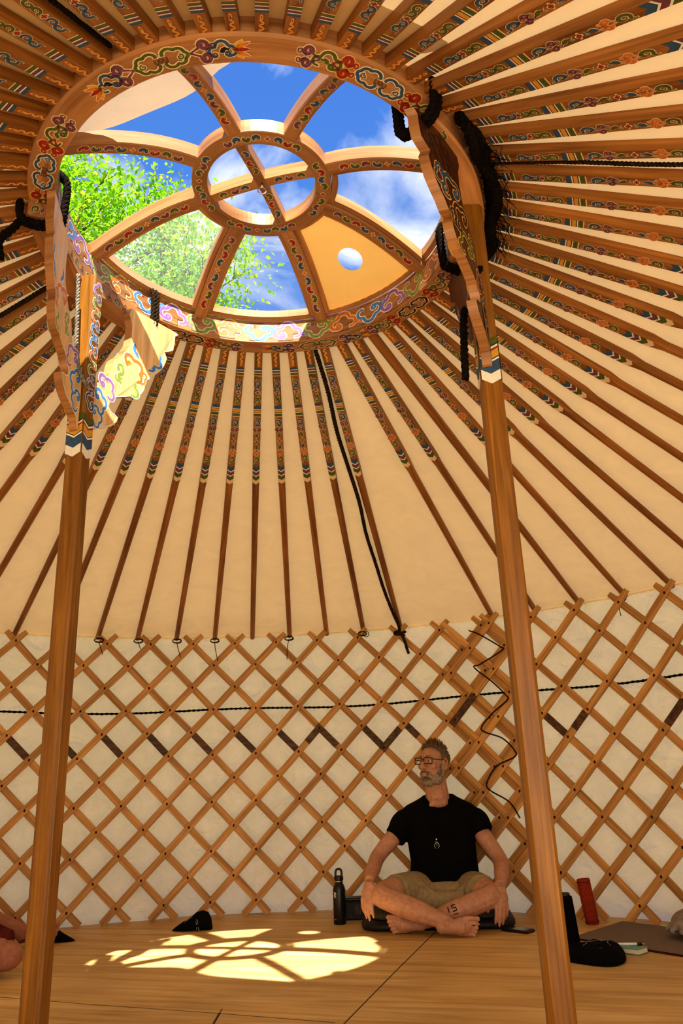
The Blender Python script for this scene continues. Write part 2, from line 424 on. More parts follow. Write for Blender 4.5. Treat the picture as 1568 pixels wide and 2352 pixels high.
def chain(cols, pitch, w, l, quat=None):
    """row of small curls, mirrored around a little flower in the middle"""
    o = Orn(); n = len(cols)
    for i, c in enumerate(cols):
        x = (i-(n-1)/2)*pitch
        if i == quat: o.put(m_quatre(c), x, 0, w*.9, w*.9); continue
        s = 1 if i < n/2 else -1
        o.put(m_bean('paint_'+c), x, 0, s*l, w*(1 if i % 2 else -1))
    return o
# ------------------------------------------------------------------ measurements (metres; the wall's centre is the origin)
R, ZW = 2.68, 1.49              # lattice radius, height of the top crossings
CX, CY, ZC = .2344, -.0248, 2.3575   # crown centre and underside
TX, TY = -.0154, -.0263         # the crown sits slightly tilted
RO, RI = .705, .628             # crown ring radii
def interp(tab, k):
    for (a, x), (b, y) in zip(tab, tab[1:]):
        if a <= k <= b: return x+(y-x)*(k-a)/(b-a)
HEAD = [(-5, -.478), (14, 1.327), (24, 2.2984), (50, 4.768), (61, 5.805)]
FOOT = [(-5, -.3317), (5.999, .5946), (6, .7165), (10, 1.0897), (16, 1.622), (20, 1.967), (25, 2.385), (40, 3.679), (46, 4.207), (57, 5.539), (58, 5.652), (59, 5.75), (60, 5.857), (61, 5.9515)]
def headang(k): return interp(HEAD, k)
def footang(k): return interp(FOOT, k)
def onwall(a, r, z): return V((r*sin(a), r*cos(a), z))
def crownz(x, y): return TX*x+TY*y

# ------------------------------------------------------------------ ground, floor, wall, roof
mb = MB(); n = 72
mb.add([(30*cos(2*pi*i/n), 30*sin(2*pi*i/n), -.2) for i in range(n)], [tuple(range(n))], 'grass')
tag(mb.build('ground'), kind='structure')
mb = MB()
rings = [[(r*cos(2*pi*i/n), r*sin(2*pi*i/n), z) for i in range(n)] for r, z in ((2.95, -.18), (2.95, -.004), (2.946, 0))]
loft(mb, rings, 'plywood', False)
def seam(pts, w, z=.0006):
    o = Orn(); o.stroke(pts, w, 'ink', 0); o.emit(mb, lambda u, v, h: (u, v, z), 0, 0)
def unit(a, b): return ((b[0]-a[0]), (b[1]-a[1]))
a, b = (1.15, 1.628), (.523, .489)
seam([(1.3, 1.9), a, (.84, 1.07), b, (-.1, -.64)], .004)
seam([(-.7, 1.32), (-.225, .993), (.14, .757), (.5, .51)], .003)
seam([(.176, .74), (.186, .787)], .003); seam([(.15, .625), (.176, .74)], .007)
seam([(.75, .38), (1.42, -.02), (2.2, -.5)], .003)
tag(mb.build('floor'), kind='structure')

def wavy(a, z): return .012*sin(a*23+3*sin(z*5))+.008*sin(a*41+z*17)+.007*sin(z*21+a*9)
NA, DOOR = 360, radians(17)
mb = MB(); vs = []; fs = []
zs = [0, .05, .1, .2, .35, .5, .65, .8, .95, 1.1, 1.25, 1.38, 1.47, 1.56]
for i in range(NA):
    a = 2*pi*i/NA
    for z in zs:
        damp = min(1, (1.56-z)/.15, 1)
        vs.append(onwall(a, R+.058+wavy(a, z)*damp+(.02 if z < .03 else 0), z))
W = len(zs)
for i in range(NA):
    a = 2*pi*(i+.5)/NA
    for j in range(W-1):
        if abs(a-pi) < DOOR and zs[j+1] < 1.4: continue
        k = (i+1) % NA
        fs.append((i*W+j, k*W+j, k*W+j+1, i*W+j+1))
mb.add(vs, fs, 'wall_canvas', True)
tag(mb.build('wall_back'), kind='structure')
# doorway behind the camera, out of view, kept open to light the room
mb = MB()
for s in (-1, 1):
    p = onwall(pi+s*DOOR, R+.03, .69); bx(mb, p, (.08, .09, 1.38), 'post_wood', Matrix.Rotation(-s*DOOR, 3, 'Z'), .006)
p = onwall(pi, R+.0, 1.4); bx(mb, p, (1.72, .08, .07), 'post_wood', None, .006)
tag(mb.build('door_1'), kind='structure')

def polegeo(k):
    a = pi/2-headang(k); x, y = (RO-.012)*cos(a), (RO-.012)*sin(a)
    H = V((CX+x, CY+y, ZC+crownz(x, y)+.014))
    F = onwall(footang(k), R+.02, 1.532)
    z = (F-H).normalized(); up = V((0, 0, 1)); nrm = -(up-z*up.dot(z)).normalized(); xx = nrm.cross(z)
    return H, F, z, nrm, xx
ks = list(range(-5, 61))
mb = MB(); NS = 10; vs = []; fs = []
cols = []
for i, k in enumerate(ks):
    H, F, z, nr, xx = polegeo(k); H2, F2, z2, n2, _ = polegeo(k+1 if k < 60 else -5)
    for t in (0, .5):
        h = H.lerp(H2, t); f = F.lerp(F2, t); m = nr.lerp(n2, t).normalized()
        top = h-m*.038+V((0, 0, .004)); bot = f-m*.036
        bulge = 0 if t == 0 else .012
        col = []
        for q in range(NS+1):
            s = q/NS; p = top.lerp(bot, s)+m*bulge*sin(pi*s)*(.4+.6*s)
            if k in (4, 5, 6) : p += m*.018*sin(17*s+9*t+k)*s*(1-s)*2.2
            col.append(p)
        d = (bot-V((0, 0, bot.z))).normalized()
        col.append(V((bot.x, bot.y, 0))*((R+.066)/hypot(bot.x, bot.y))+V((0, 0, 1.535)))
        cols.append(col)
W = NS+2
for c in cols: vs += c
for i in range(len(cols)):
    k = (i+1) % len(cols)
    for j in range(W-1): fs.append((i*W+j, i*W+j+1, k*W+j+1, k*W+j))
mb.add(vs, fs, 'roof_canvas', True)
tag(mb.build('ceiling'), kind='structure')

# ------------------------------------------------------------------ roof poles
PL = 2.154
def pole_mesh(painted=True):
    mb = MB(); w = .0162; d = .033; P = .79 if painted else .02
    def sq(z, s=1.0, y0=0): return [(-w*s, y0, z), (w*s, y0, z), (w*s, -d*s+y0*0, z), (-w*s, -d*s, z)]
    def oct(z, r, yc=-.0165): return [(r*cos(a), yc+r*sin(a), z) for a in [radians(x) for x in (112.5, 67.5, 22.5, -22.5, -67.5, -112.5, -157.5, 157.5)]]
    def sq8(z): return [(-w*.98, 0, z), (w*.98, 0, z), (w, -.001, z), (w, -d+.001, z), (w*.98, -d, z), (-w*.98, -d, z), (-w, -d+.001, z), (-w, -.001, z)]
    if painted:
        rings = [sq8(-.03), sq8(0), sq8(.35), sq8(P-.01), oct(P+.05, .0175), oct(1.2, .0165), oct(1.7, .0158), oct(PL+.035, .0145)]
    else:
        rings = [oct(-.03, .02), oct(.3, .019), oct(1.2, .0175), oct(1.7, .0165), oct(PL+.035, .0145)]
    gl = [(p[2], p[0], p[1]) for r in rings for p in r]
    loft(mb, rings, 'pole_wood', False, True, False, gl)
    if painted:
        o = Orn(); A = .5*.033
        def stripes(u0, cols):
            u = u0
            for c, wd in cols:
                o.poly([(u, -w*.97), (u+wd, -w*.97), (u+wd, w*.97), (u, w*.97)], 'paint_'+c, 0); u += wd
        o.put(m_wave(), .052, 0, .075, .026)
        stripes(.098, [('blue', .011), ('white', .0035), ('purple', .01), ('white', .0035), ('green', .0115), ('cream', .003)])
        s1 = [('blue', .19), ('blue', .225), ('red', .248), ('green', .272), ('green', .296)]
        x0 = .168
        o.put(m_curl('paint_blue'), x0+.012, .001, .034, .026); o.put(m_curl('paint_blue'), x0+.040, -.001, -.03, -.026)
        o.put(m_quatre('paint_red'), x0+.062, 0, .021, .024)
        o.put(m_curl('paint_green'), x0+.084, .001, .03, -.026); o.put(m_curl('paint_green'), x0+.112, -.001, -.034, .026)
        stripes(.306, [('blue', .016), ('white', .004), ('red', .003), ('yellow', .013), ('black', .003), ('white', .004), ('green', .016), ('cream', .004)])
        seq = [('curl', 'blue', 1), ('double', 'purple', 1), ('leaf', 'green', 1), ('quatre', 'red', 1), ('leaf', 'blue', -1), ('double', 'orange', -1), ('curl', 'green', -1)]
        us = [.402, .442, .482, .516, .55, .592, .634]
        for (kind, c, s), u in zip(seq, us):
            if kind == 'curl': o.put(m_curl('paint_'+c), u, 0, s*.042, .028)
            if kind == 'double': o.put(m_double('paint_'+c), u, 0, s*.044, .034)
            if kind == 'leaf': o.put(m_leaf('paint_'+c), u, 0, s*.034, .027)
            if kind == 'quatre': o.put(m_quatre('paint_'+c), u, 0, .021, .024)
        u = .672
        for c, wd in [('blue', .026), ('white', .007), ('purple', .022), ('white', .007), ('green', .026), ('cream', .026)]:
            pk = .014
            o.poly([(u, -w*.97), (u+pk, 0), (u, w*.97), (u+wd, w*.97), (u+wd+pk, 0), (u+wd, -w*.97)], 'paint_'+c, 0); u += wd
        o.emit(mb, lambda u, v, h: (v, h, u))
    return mb
ORD = ['', 'first', 'second', 'third', 'fourth', 'fifth', 'sixth', 'seventh', 'eighth', 'ninth', 'tenth', 'eleventh', 'twelfth', 'thirteenth', 'fourteenth', 'fifteenth', 'sixteenth', 'seventeenth', 'eighteenth', 'nineteenth', 'twentieth']
proto = pole_mesh().build('roof_pole')
bare = pole_mesh(False).build('roof_pole')
PLAIN = 8
used = False
for k in ks:
    H, F, z, nr, xx = polegeo(k)
    if k == PLAIN: o = bare
    elif not used: o = proto; used = True
    else: o = proto.copy(); C.objects.link(o)
    m = Matrix((xx, nr, z)).transposed().to_4x4(); m.translation = H
    o.matrix_world = m @ Matrix.Diagonal((1, 1, (F-H).length/PL, 1))
    # the left post stands under head -10 (=56), the right post under head 21
    if k == PLAIN: lab = 'bare unpainted roof pole among painted ones, left of the right carved post'
    elif -5 <= k <= 7 or k >= 56:
        lab = 'painted roof pole at the back, %s right of the left carved post' % ORD[k+11 if k < 56 else k-55]
    elif k <= 21: lab = 'painted roof pole at the back, %s left of the right carved post' % ORD[22-k]
    elif k <= 38: lab = 'painted roof pole overhead, %s past the right carved post' % ORD[k-21]
    else: lab = 'painted roof pole overhead, %s past the left carved post' % ORD[56-k]
    tag(o, lab, 'roof pole', 'roof poles fanning out from the crown ring')

# ------------------------------------------------------------------ lattice wall sections
def lattice(lo, hi, name, label, ang, dark):
    root = thing(name, label, 'lattice wall', (0, 0, 0), 0, 'wooden lattice wall sections')
    DZ = .1285
    def zz(t): return ZW-t*DZ
    def slat(pts_t, side, r0, j):
        # side -1: inner slat leaning down-left, +1: outer slat leaning down-right
        mb = MB(); w = .0185; th = .0125
        t0, t1 = pts_t; nn = max(2, int((t1-t0)*2.2)); rings = []; gl = []
        for i in range(nn+1):
            t = t0+(t1-t0)*i/nn; a = ang(j+side*t/2); p = onwall(a, r0, zz(t))
            e = .02; p2 = onwall(ang(j+side*(t+e)/2), r0, zz(t+e))
            T = (p2-p).normalized(); Nn = V((-sin(a), -cos(a), 0)); S = T.cross(Nn).normalized()
            jit = .0015*sin(j*5.1+t*1.7)
            ww = w*(.72 if t < -.05 and i == 0 else 1)
            q = p+S*jit
            rings.append([q+S*ww-Nn*th/2, q+S*ww+Nn*th/2*.7, q+S*ww*.9+Nn*th/2, q-S*ww*.9+Nn*th/2, q-S*ww+Nn*th/2*.7, q-S*ww-Nn*th/2])
            gl += [(t*.18, s*w*2+j, 0) for s in (1, 1, .9, -.9, -1, -1)]
        loft(mb, rings, 'slat_wood', False, True, False, gl)
        # hide knots at the crossings
        if side < 0:
            for t in range(max(0, math.ceil(t0)), int(t1)+1):
                p = onwall(ang(j-t/2), r0-th/2-.0015, zz(t))
                if lo <= j-t/2 <= hi: ell(mb, p, (.0055, .004, .0075), 'knot_dark', Matrix.Rotation(-ang(j-t/2), 3, 'Z'), 7, 5)
        # dark brown patch part-way along the slat
        if (side, j) in dark:
            tt, ln = dark[(side, j)]; rr = []
            for i in range(4):
                t = tt+ln*i/3; a = ang(j+side*t/2); p = onwall(a, r0, zz(t)); p2 = onwall(ang(j+side*(t+.02)/2), r0, zz(t+.02))
                T = (p2-p).normalized(); Nn = V((-sin(a), -cos(a), 0)); S = T.cross(Nn).normalized(); p += S*.0015*sin(j*5.1+t*1.7)
                rr.append([p+S*(w+.0003)-Nn*.003, p+S*(w+.0003)+Nn*(th/2+.0004), p-S*(w+.0003)+Nn*(th/2+.0004), p-S*(w+.0003)-Nn*.003])
            loft(mb, rr, 'slat_dark', False, True)
        mb.build('slat', root)
    j0, j1 = math.floor(lo)-7, math.ceil(hi)+7
    for j in range(j0, j1+1):
        for side, r0 in ((-1, R), (1, R+.0135)):
            # clip the slat to lo..hi in pole units, with a short overhang
            t0, t1 = -.42, 11.55
            if side < 0: t0 = max(t0, 2*(j-hi)-.3); t1 = min(t1, 2*(j-lo)+.3)
            else: t0 = max(t0, 2*(lo-j)-.3); t1 = min(t1, 2*(hi-j)+.3)
            if t1-t0 > .9: slat((t0, t1), side, r0+(.0 if name else 0), j)
    return root
angL = lambda x: .1348+.0933*x
angR = lambda x: .1348+.0933*x+.0219
dk = {(1, -6): (4.1, .8), (1, -5): (4.1, .9), (1, -4): (4.1, .8), (1, -3): (4.1, .8), (1, -2): (4.1, .8), (1, -1): (4.05, .85), (1, 0): (4.1, .7), (1, 1): (4.1, .8), (-1, 4): (3.9, .7), (-1, 6): (4.2, .9), (1, -7): (4.1, .8), (1, 2): (4.1, .5), (1, -8): (4.1, .8)}
lattice(-15.5, 6.5, 'lattice_wall', 'long honey-coloured wooden lattice section behind the seated man, running left', angL, dk)
R0 = R; R = R-.03
lattice(5.0, 23, 'lattice_wall', 'wooden lattice section on the right, behind the rust-red roller', angR, {(-1, 12): (4.0, .8), (1, 5): (4.1, .8), (1, 8): (4.2, .6), (-1, 10): (4.1, .6), (-1, 7): (3, 1.2)})
R = R0

# ------------------------------------------------------------------ crown
crown = thing('crown_wheel', 'round painted roof crown of eight spokes over the open sky', 'roof crown', (CX, CY, ZC))
crown.rotation_euler = (math.atan(TY), -math.atan(TX), 0)
def polar(r, a, z): return V((r*cos(a), r*sin(a), z))
mb = MB(); n = 120; HT = .1
prof = [(RI, .003), (RI+.003, 0), (RO-.004, 0), (RO+.004, .005), (RO+.008, .03), (RO+.01, .085), (RO-.01, HT+.012), (RI+.02, HT+.012), (RI, HT)]
rings = [[polar(r, 2*pi*i/n, z) for r, z in prof] for i in range(n)]
gl = [(2*pi*i/n*.65, r, z) for i in range(n) for r, z in prof]
loft(mb, rings, 'crown_wood', False, False, True, gl)
RM = (RO+RI)/2
under = lambda a0, d=1: (lambda u, v, h: polar(RM+v, a0+u/RM*d, -h))
def stringA():
    o = Orn()
    o.put(m_cloudpair('paint_green'), 0, 0, .085, .066)
    for s in (1, -1):
        o.put(m_double('paint_purple'), s*.112, 0, s*.062, .062); o.put(m_cloud('paint_blue'), s*.158, 0, .055, .05*1)
        o.put(m_leaf('paint_black'), s*.165, 0, .03*s, .03)
        o.put(m_flame(), s*.205, 0, s*.055, .06)
    return o
def stringB(c1='paint_blue', c2='paint_red', c3='paint_green'):
    o = Orn()
    o.put(m_cloudpair(c1), 0, 0, .082, .066)
    for s in (1, -1):
        o.put(m_double(c2, 'paint_gold'), s*.105, 0, -s*.06, .064); o.put(m_cloud(c3), s*.152, 0, .06, .054)
        o.put(m_leaf(c3), s*.158, 0, .03*s, .03)
        o.put(m_double('paint_purple'), s*.2, 0, s*.055, .06)
    return o
pos = [(-166, 'B'), (-118, 'A'), (-69, 'B'), (-18, 'A'), (26, 'B'), (64, 'A'), (110, 'B'), (150, 'A')]
for a, t in pos:
    (stringA() if t == 'A' else stringB('paint_blue' if a < 0 else 'paint_black')).emit(mb, under(radians(a)))
# clouds and key-fret on the inner face of the ring
inner = lambda a0: (lambda u, v, h: polar(RI-h, a0+u/RI, HT/2+v))
cc = [('sky', 'paint_white'), ('orange', 'paint_cream'), ('lime', 'paint_cream'), ('lilac', 'paint_white')]  # pale versions of the ring paints carry the sunlight in their colour
step = .115
nn = int(2*pi*RI/step)
for i in range(nn):
    a = 2*pi*i/nn; c, l = cc[i % 4]; o = Orn()
    for s in (-1, 1):
        o.stroke([(-.045, s*.03), (-.045, s*.012), (-.02, s*.012), (-.02, s*.04), (.04, s*.04), (.04, s*.02), (.012, s*.02), (.012, s*.03), (.03, s*.03)], .0022, 'paint_dark', 0)
    o.put(m_cloud('paint_'+c, l), 0, 0, .088 if i % 2 else -.088, .082 if i % 2 else -.078)
    o.put(m_curl('paint_'+cc[(i+1) % 4][0], l), .049, .018 if i % 2 else -.018, .026, .026)
    o.emit(mb, inner(a), .0008)
mb.build('outer_ring', crown)
# hub
mb = MB(); n = 72; HB = .1975; hi, ho = .18, .231
prof = [(hi, HB+.002), (hi+.002, HB), (ho-.002, HB), (ho, HB+.003), (ho, HB+.05), (hi, HB+.05)]
rings = [[polar(r, 2*pi*i/n, z) for r, z in prof] for i in range(n)]
loft(mb, rings, 'crown_wood', False, False, True, [(2*pi*i/n*.2, r, z) for i in range(n) for r, z in prof])
hm = (hi+ho)/2
for q in range(4):
    a0 = radians(16.5+22.5-45+90*q-22.5+22.5)
    cols = ['purple', 'blue', 'green', 'blue', 'quat', 'blue', 'red', 'green'] if q % 2 else ['green', 'red', 'blue', 'green', 'quat', 'green', 'purple', 'blue']
    o = Orn()
    for i, c in enumerate(cols):
        x = (i-3.5)*.031
        if c == 'quat': o.put(m_quatre('paint_red'), x, 0, .018, .02); continue
        o.put(m_bean('paint_'+c), x, 0, .034 if i < 4 else -.034, .034 if i % 2 else -.034)
    o.emit(mb, lambda u, v, h: polar(hm+v, a0+u/hm, HB-h))
hub = mb.build('hub_ring', crown)
# cross bars inside the hub
for q, a in enumerate((61.5, -28.5)):
    mb = MB(); a = radians(a); d = V((cos(a), sin(a), 0)); s = V((-sin(a), cos(a), 0)); w = .017; L = .19
    def zb(x): return HB+.002+.014*(1-(x/L)**2)
    rings = []; gl = []
    for i in range(9):
        x = -L+2*L*i/8; p = d*x; z = zb(x)+.0006*q
        rings.append([p-s*w+V((0, 0, z)), p+s*w+V((0, 0, z)), p+s*w+V((0, 0, z+.042)), p-s*w+V((0, 0, z+.042))]); gl += [(x, k*.03+q, 0) for k in range(4)]
    loft(mb, rings, 'crown_wood', False, True, False, gl)
    for sg in (1, -1):
        o = chain(['green', 'red', 'blue'] if q == 0 else ['blue', 'purple', 'green'], .036, .03, .034)
        o.emit(mb, lambda u, v, h: d*(sg*(.1+u))+s*v+V((0, 0, zb(.1+u)+.0006*q-h)))
    mb.build('cross_bar', crown)
mb = MB(); lathe(mb, [(.004, HB+.018), (.006, HB+.006), (.004, HB+.0)], 'steel', 10)
tube(mb, [(.014*cos(t), .0, HB-.013+.014*sin(t)) for t in [2*pi*i/16 for i in range(16)]], .0022, 'steel', 6, closed=True)
mb.build('hanging_ring', crown)
SP = [16.5+45*i for i in range(8)]
def spz(r):
    t = (RI-r)/(RI-ho); return .068+(HB+.002-.068)*sin(min(1, max(0, t))*pi/2)**.9 if t > 0 else .068
for i, adeg in enumerate(SP):
    mb = MB(); a = radians(adeg); d = V((cos(a), sin(a), 0)); s = V((-sin(a), cos(a), 0)); w = .0235; rings = []; gl = []
    for k in range(15):
        r = ho-.004+(RI+.02-ho)*k/14; z = spz(r); th = .052
        rings.append([d*r-s*w*.86+V((0, 0, z)), d*r+s*w*.86+V((0, 0, z)), d*r+s*w+V((0, 0, z+.005)), d*r+s*w+V((0, 0, z+th)), d*r-s*w+V((0, 0, z+th)), d*r-s*w+V((0, 0, z+.005))])
        gl += [(r, q*.04+i, 0) for q in range(6)]
    loft(mb, rings, 'crown_wood', False, True, False, gl)
    cols = ['red', 'green', 'purple', 'blue', 'blue', 'red', 'green', 'purple'] if i % 2 else ['purple', 'green', 'red', 'blue', 'blue', 'purple', 'green', 'red']
    o = Orn()
    for q, c in enumerate(cols):
        x = -.145+q*.0365+(.02 if q > 3 else 0)
        o.put(m_bean('paint_'+c), x, 0, .038 if q < 4 else -.038, .033 if q % 2 else -.033)
    o.put(m_quatre('paint_orange'), -.145+3*.0365+.028, 0, .019, .021)
    o.emit(mb, lambda u, v, h: d*(.435+u)+s*v+V((0, 0, spz(.435+u)-h)))
    mb.build('spoke', crown)
# framed panes between some of the spokes (far side and right)
def sector(a0, a1, glass, name, hole=None):
    """frame = four curved bars inside the opening, glass on top of them"""
    da = lambda r: .0245/r
    def P(r, t, up=0):
        A0, A1 = radians(a0)+da(r), radians(a1)-da(r)
        return polar(r, A0+(A1-A0)*t, spz(r)+up)
    fr = MB(); nb = 12
    def bar(line, inn, th=.036, z0=.012):
        rr = []
        for p, q in zip(line, inn):
            rr.append([p+V((0, 0, z0)), q+V((0, 0, z0)), q+V((0, 0, z0+th)), p+V((0, 0, z0+th))])
        loft(fr, rr, 'crown_wood', False, True, False, [(i*.04, k*.02, 0) for i in range(len(rr)) for k in range(4)])
    r0, r1, b = ho+.004, RI-.002, .02
    bar([P(r1, i/nb) for i in range(nb+1)], [P(r1-b*.8, i/nb) for i in range(nb+1)], .03, .03)
    bar([P(r0, i/nb) for i in range(nb+1)], [P(r0+b, i/nb) for i in range(nb+1)])
    for s in (0, 1):
        ln = [r0+b+(r1-b-r0-b)*i/nb for i in range(nb+1)]
        f = lambda r: (b*.8/(r*(radians(a1-a0)-2*da(r))))
        bar([P(r, s) for r in ln], [P(r, (f(r) if s == 0 else 1-f(r))) for r in ln])
    f = fr.build('pane_frame', crown)
    g = MB(); vs = []; fs = []; NR, NT = 12, 12
    if not hole:
        for i in range(NR+1):
            for j in range(NT+1):
                vs.append(P(r0+.01+(r1-r0-.02)*i/NR, .02+.96*j/NT, .03))
        for i in range(NR):
            for j in range(NT):
                fs.append((i*(NT+1)+j, (i+1)*(NT+1)+j, (i+1)*(NT+1)+j+1, i*(NT+1)+j+1))
    else:
        hc, hr = hole; K = 64
        # ring of quads between the round hole and the sector outline
        outl = [P(r1-.012, i/16, .03) for i in range(17)]+[P(r1-.012-(r1-r0-.024)*i/16, 1, .03) for i in range(1, 17)]+[P(r0+.012, 1-i/16, .03) for i in range(1, 17)]+[P(r0+.012+(r1-r0-.024)*i/16, 0, .03) for i in range(1, 16)]
        c = V((hc[0], hc[1], 0))
        nO = len(outl)
        def hp(ang_, rr):
            x, y = c.x+rr*cos(ang_), c.y+rr*sin(ang_); return V((x, y, spz(hypot(x, y))+.03))
        angs = [atan2(p.y-c.y, p.x-c.x) for p in outl]
        for p, a in zip(outl, angs):
            q = hp(a, hr)
            for s in range(7):
                t = s/6; m = q.lerp(p, t); m.z = spz(hypot(m.x, m.y))+.03; vs.append(m)
        for i in range(nO):
            k = (i+1) % nO
            for s in range(6): fs.append((i*7+s, i*7+s+1, k*7+s+1, k*7+s))
    g.add(vs, fs, glass, True)
    return g.build(name, crown)
sector(61.5, 106.5, 'clear_pane', 'pane')
sector(106.5, 151.5, 'hazy_pane', 'pane')
sector(-28.5, 16.5, 'clear_pane', 'pane')
pn = sector(16.5, 61.5, 'panel_tan', 'stove_pipe_panel', ((.597-CX, .262-CY), .046))
tag(pn, 'tan panel with a round stove-pipe hole')

# cloth flap of the roof cover lying over the left of the crown
mb = MB()
edge = [(-.56, -.17), (-.40, -.20), (-.303, -.212), (-.257, -.196), (-.202, -.205), (-.138, -.245), (-.05, -.286), (.006, -.324), (.05, -.40), (.09, -.481), (.21, -.55), (.345, -.62), (.50, -.72), (.64, -.83)]
vs = []; fs = []; NR = 10
for i, (x, y) in enumerate(edge):
    e = V((x, y, 0)); outp = V((-.66, -.72, 0))+V((.075, -.045, 0))*(i-5.5)
    for j in range(NR+1):
        t = j/NR; p = e.lerp(outp, t); r = hypot(p.x-CX, p.y-CY)
        z = ZC+max(.125, spz(min(max(r, .24), RI))+.056)+.012*sin(3*i+5*t)*t*(1-t)*4+(.0 if j else .004*sin(i*2.1))
        if r > RO: z = ZC+.125-(r-RO)*.42
        vs.append((p.x, p.y, z))
for i in range(len(edge)-1):
    for j in range(NR): fs.append((i*(NR+1)+j, (i+1)*(NR+1)+j, (i+1)*(NR+1)+j+1, i*(NR+1)+j+1))
mb.add(vs, fs, 'flap_canvas', True)
fl = mb.build('cloth_flap'); md = fl.modifiers.new('s', 'SUBSURF'); md.levels = 1; md.render_levels = 1
tag(fl, 'off-white cloth flap folded over the upper left of the roof crown', 'cloth')

# ------------------------------------------------------------------ the two carved posts
WING = [(-.034, 1.735), (-.05, 1.772), (-.094, 1.80), (-.12, 1.812), (-.15, 1.835), (-.166, 1.868), (-.14, 1.872), (-.122, 1.885), (-.121, 1.9), (-.141, 1.93), (-.18, 1.952), (-.22, 1.972), (-.262, 2.0), (-.277, 2.04), (-.262, 2.066), (-.29, 2.07), (-.305, 2.09), (-.34, 2.13), (-.362, 2.19), (-.352, 2.213), (-.385, 2.235), (-.392, 2.30), (-.392, 2.318),
        (-.2, 2.318), (-.206, 2.25), (-.2, 2.167), (-.16, 2.10), (-.127, 2.065), (-.117, 2.02), (-.09, 1.972), (-.05, 1.945), (-.034, 1.94)]
def post(adeg, base, rot, label, chev0, lit):
    a = radians(adeg); t = thing('support_post', label, 'post', (base[0], base[1], 0), 0, 'two carved support posts under the crown')
    rad = V((cos(a), sin(a), 0)); tan = V((-sin(a), cos(a), 0))
    top = ZC-.045
    mb = MB(); h, c = .029, .0085
    rz = a+rot
    def sec(z, k=1.0):
        P_ = [(-h+c, -h), (h-c, -h), (h, -h+c), (h, h-c), (h-c, h), (-h+c, h), (-h, h-c), (-h, -h+c)]
        return [V((x*k*cos(rz)-y*k*sin(rz), x*k*sin(rz)+y*k*cos(rz), z)) for x, y in P_]
    zs_ = [0, .4, .9, 1.4, chev0-.02, top]
    rings = [sec(z, 1.0) for z in zs_]
    loft(mb, rings, 'post_wood', False, True, False, [(z, i*.06+adeg, 0) for z in zs_ for i in range(8)])
    # chevron bands on the four faces
    for q in range(4):
        an = rz+q*pi/2; nx = V((cos(an), sin(an), 0)); ny = V((-sin(an), cos(an), 0))
        o = Orn(); z = chev0+.135; w = h-c*.3; pk = .014
        for col, d in [('green', .022), ('black', .004), ('white', .007), ('red', .006), ('yellow', .024), ('black', .003), ('white', .006), ('blue', .034), ('white', .03)]:
            o.poly([(-w, z), (0, z-pk), (w, z), (w, z-d), (0, z-d-pk), (-w, z-d)], 'paint_'+col, 0); z -= d
        if lit and q == 2:
            cs = ['blue', 'lilac', 'lime', 'orange', 'sky', 'sky', 'orange', 'lime', 'lilac']
            for i, cn in enumerate(cs): o.put(m_cloud('paint_'+cn, 'paint_white'), 0, chev0+.19+i*.05, .056 if i % 2 else -.056, .05, pi/2)
        o.emit(mb, lambda u, v, hh: nx*(h+hh)+ny*u+V((0, 0, v)))
    mb.build('post_shaft', t)
    # curved head block that follows the ring
    mb = MB(); half = radians(28.5); th = .05; rr = []; gl = []; K = 28
    o0 = V((CX-base[0], CY-base[1], 0))
    def cz(p): return crownz(p.x+base[0]-CX, p.y+base[1]-CY)
    for i in range(K+1):
        an = a-half+2*half*i/K; cpos = o0+polar(1, an, 0)-polar(1, an, 0)
        e = abs(i-K/2)/(K/2); lo = -th-.026*max(0, (1-e*2.6)) if e < .5 else -th
        ring = []
        for r_, z_ in ((RI-.004, 0), (RI-.004, lo+.006), (RI+.004, lo), (RO-.004, lo), (RO+.004, lo+.006), (RO+.004, 0)):
            p = o0+polar(r_, an, 0); p.z = ZC+z_-.001+cz(p); ring.append(p)
        rr.append(ring); gl += [(an*.66, k*.03, adeg) for k in range(6)]
    loft(mb, rr, 'crown_wood', False, True, False, gl)
    # painted triangles and curls on its inner face
    o = Orn()
    for i in range(15):
        x = -.28+i*.04
        if i % 2: o.put(m_curl('paint_green'), x, 0, .03, .028)
        else:
            o.stroke([(x-.014, -.014), (x, .014), (x+.014, -.014)], .003, 'paint_dark', 0, True); o.poly([(x-.006, -.008), (x, .004), (x+.006, -.008)], 'paint_dark', 0)
    def face(u, v, hh):
        p = o0+polar(RI-.004-hh, a+u/RI, 0); p.z = ZC-.026+v+cz(p); return p
    o.emit(mb, face)
    # end caps: two green curls and a purple drop
    for sg in (1, -1):
        an = a+sg*half; o = Orn()
        o.put(m_curl('paint_green'), -.022, 0, .024, .03); o.put(m_curl('paint_green'), .022, 0, -.024, .03); o.put(m_leaf('paint_purple'), 0, 0, .022, .02, pi/2)
        tg = V((-sin(an), cos(an), 0))*sg
        def cap(u, v, hh):
            p = o0+polar(RM+u, an, 0)+tg*hh; p.z = ZC-.026+v+cz(p); return p
        o.emit(mb, cap)
        # the same little motif under the block end
        def und(u, v, hh):
            p = o0+polar(RM+u, an-sg*(.05+v)/RM, 0); p.z = ZC-th-.001+cz(p)-hh; return p
        o.emit(mb, und)
    mb.build('head_block', t)
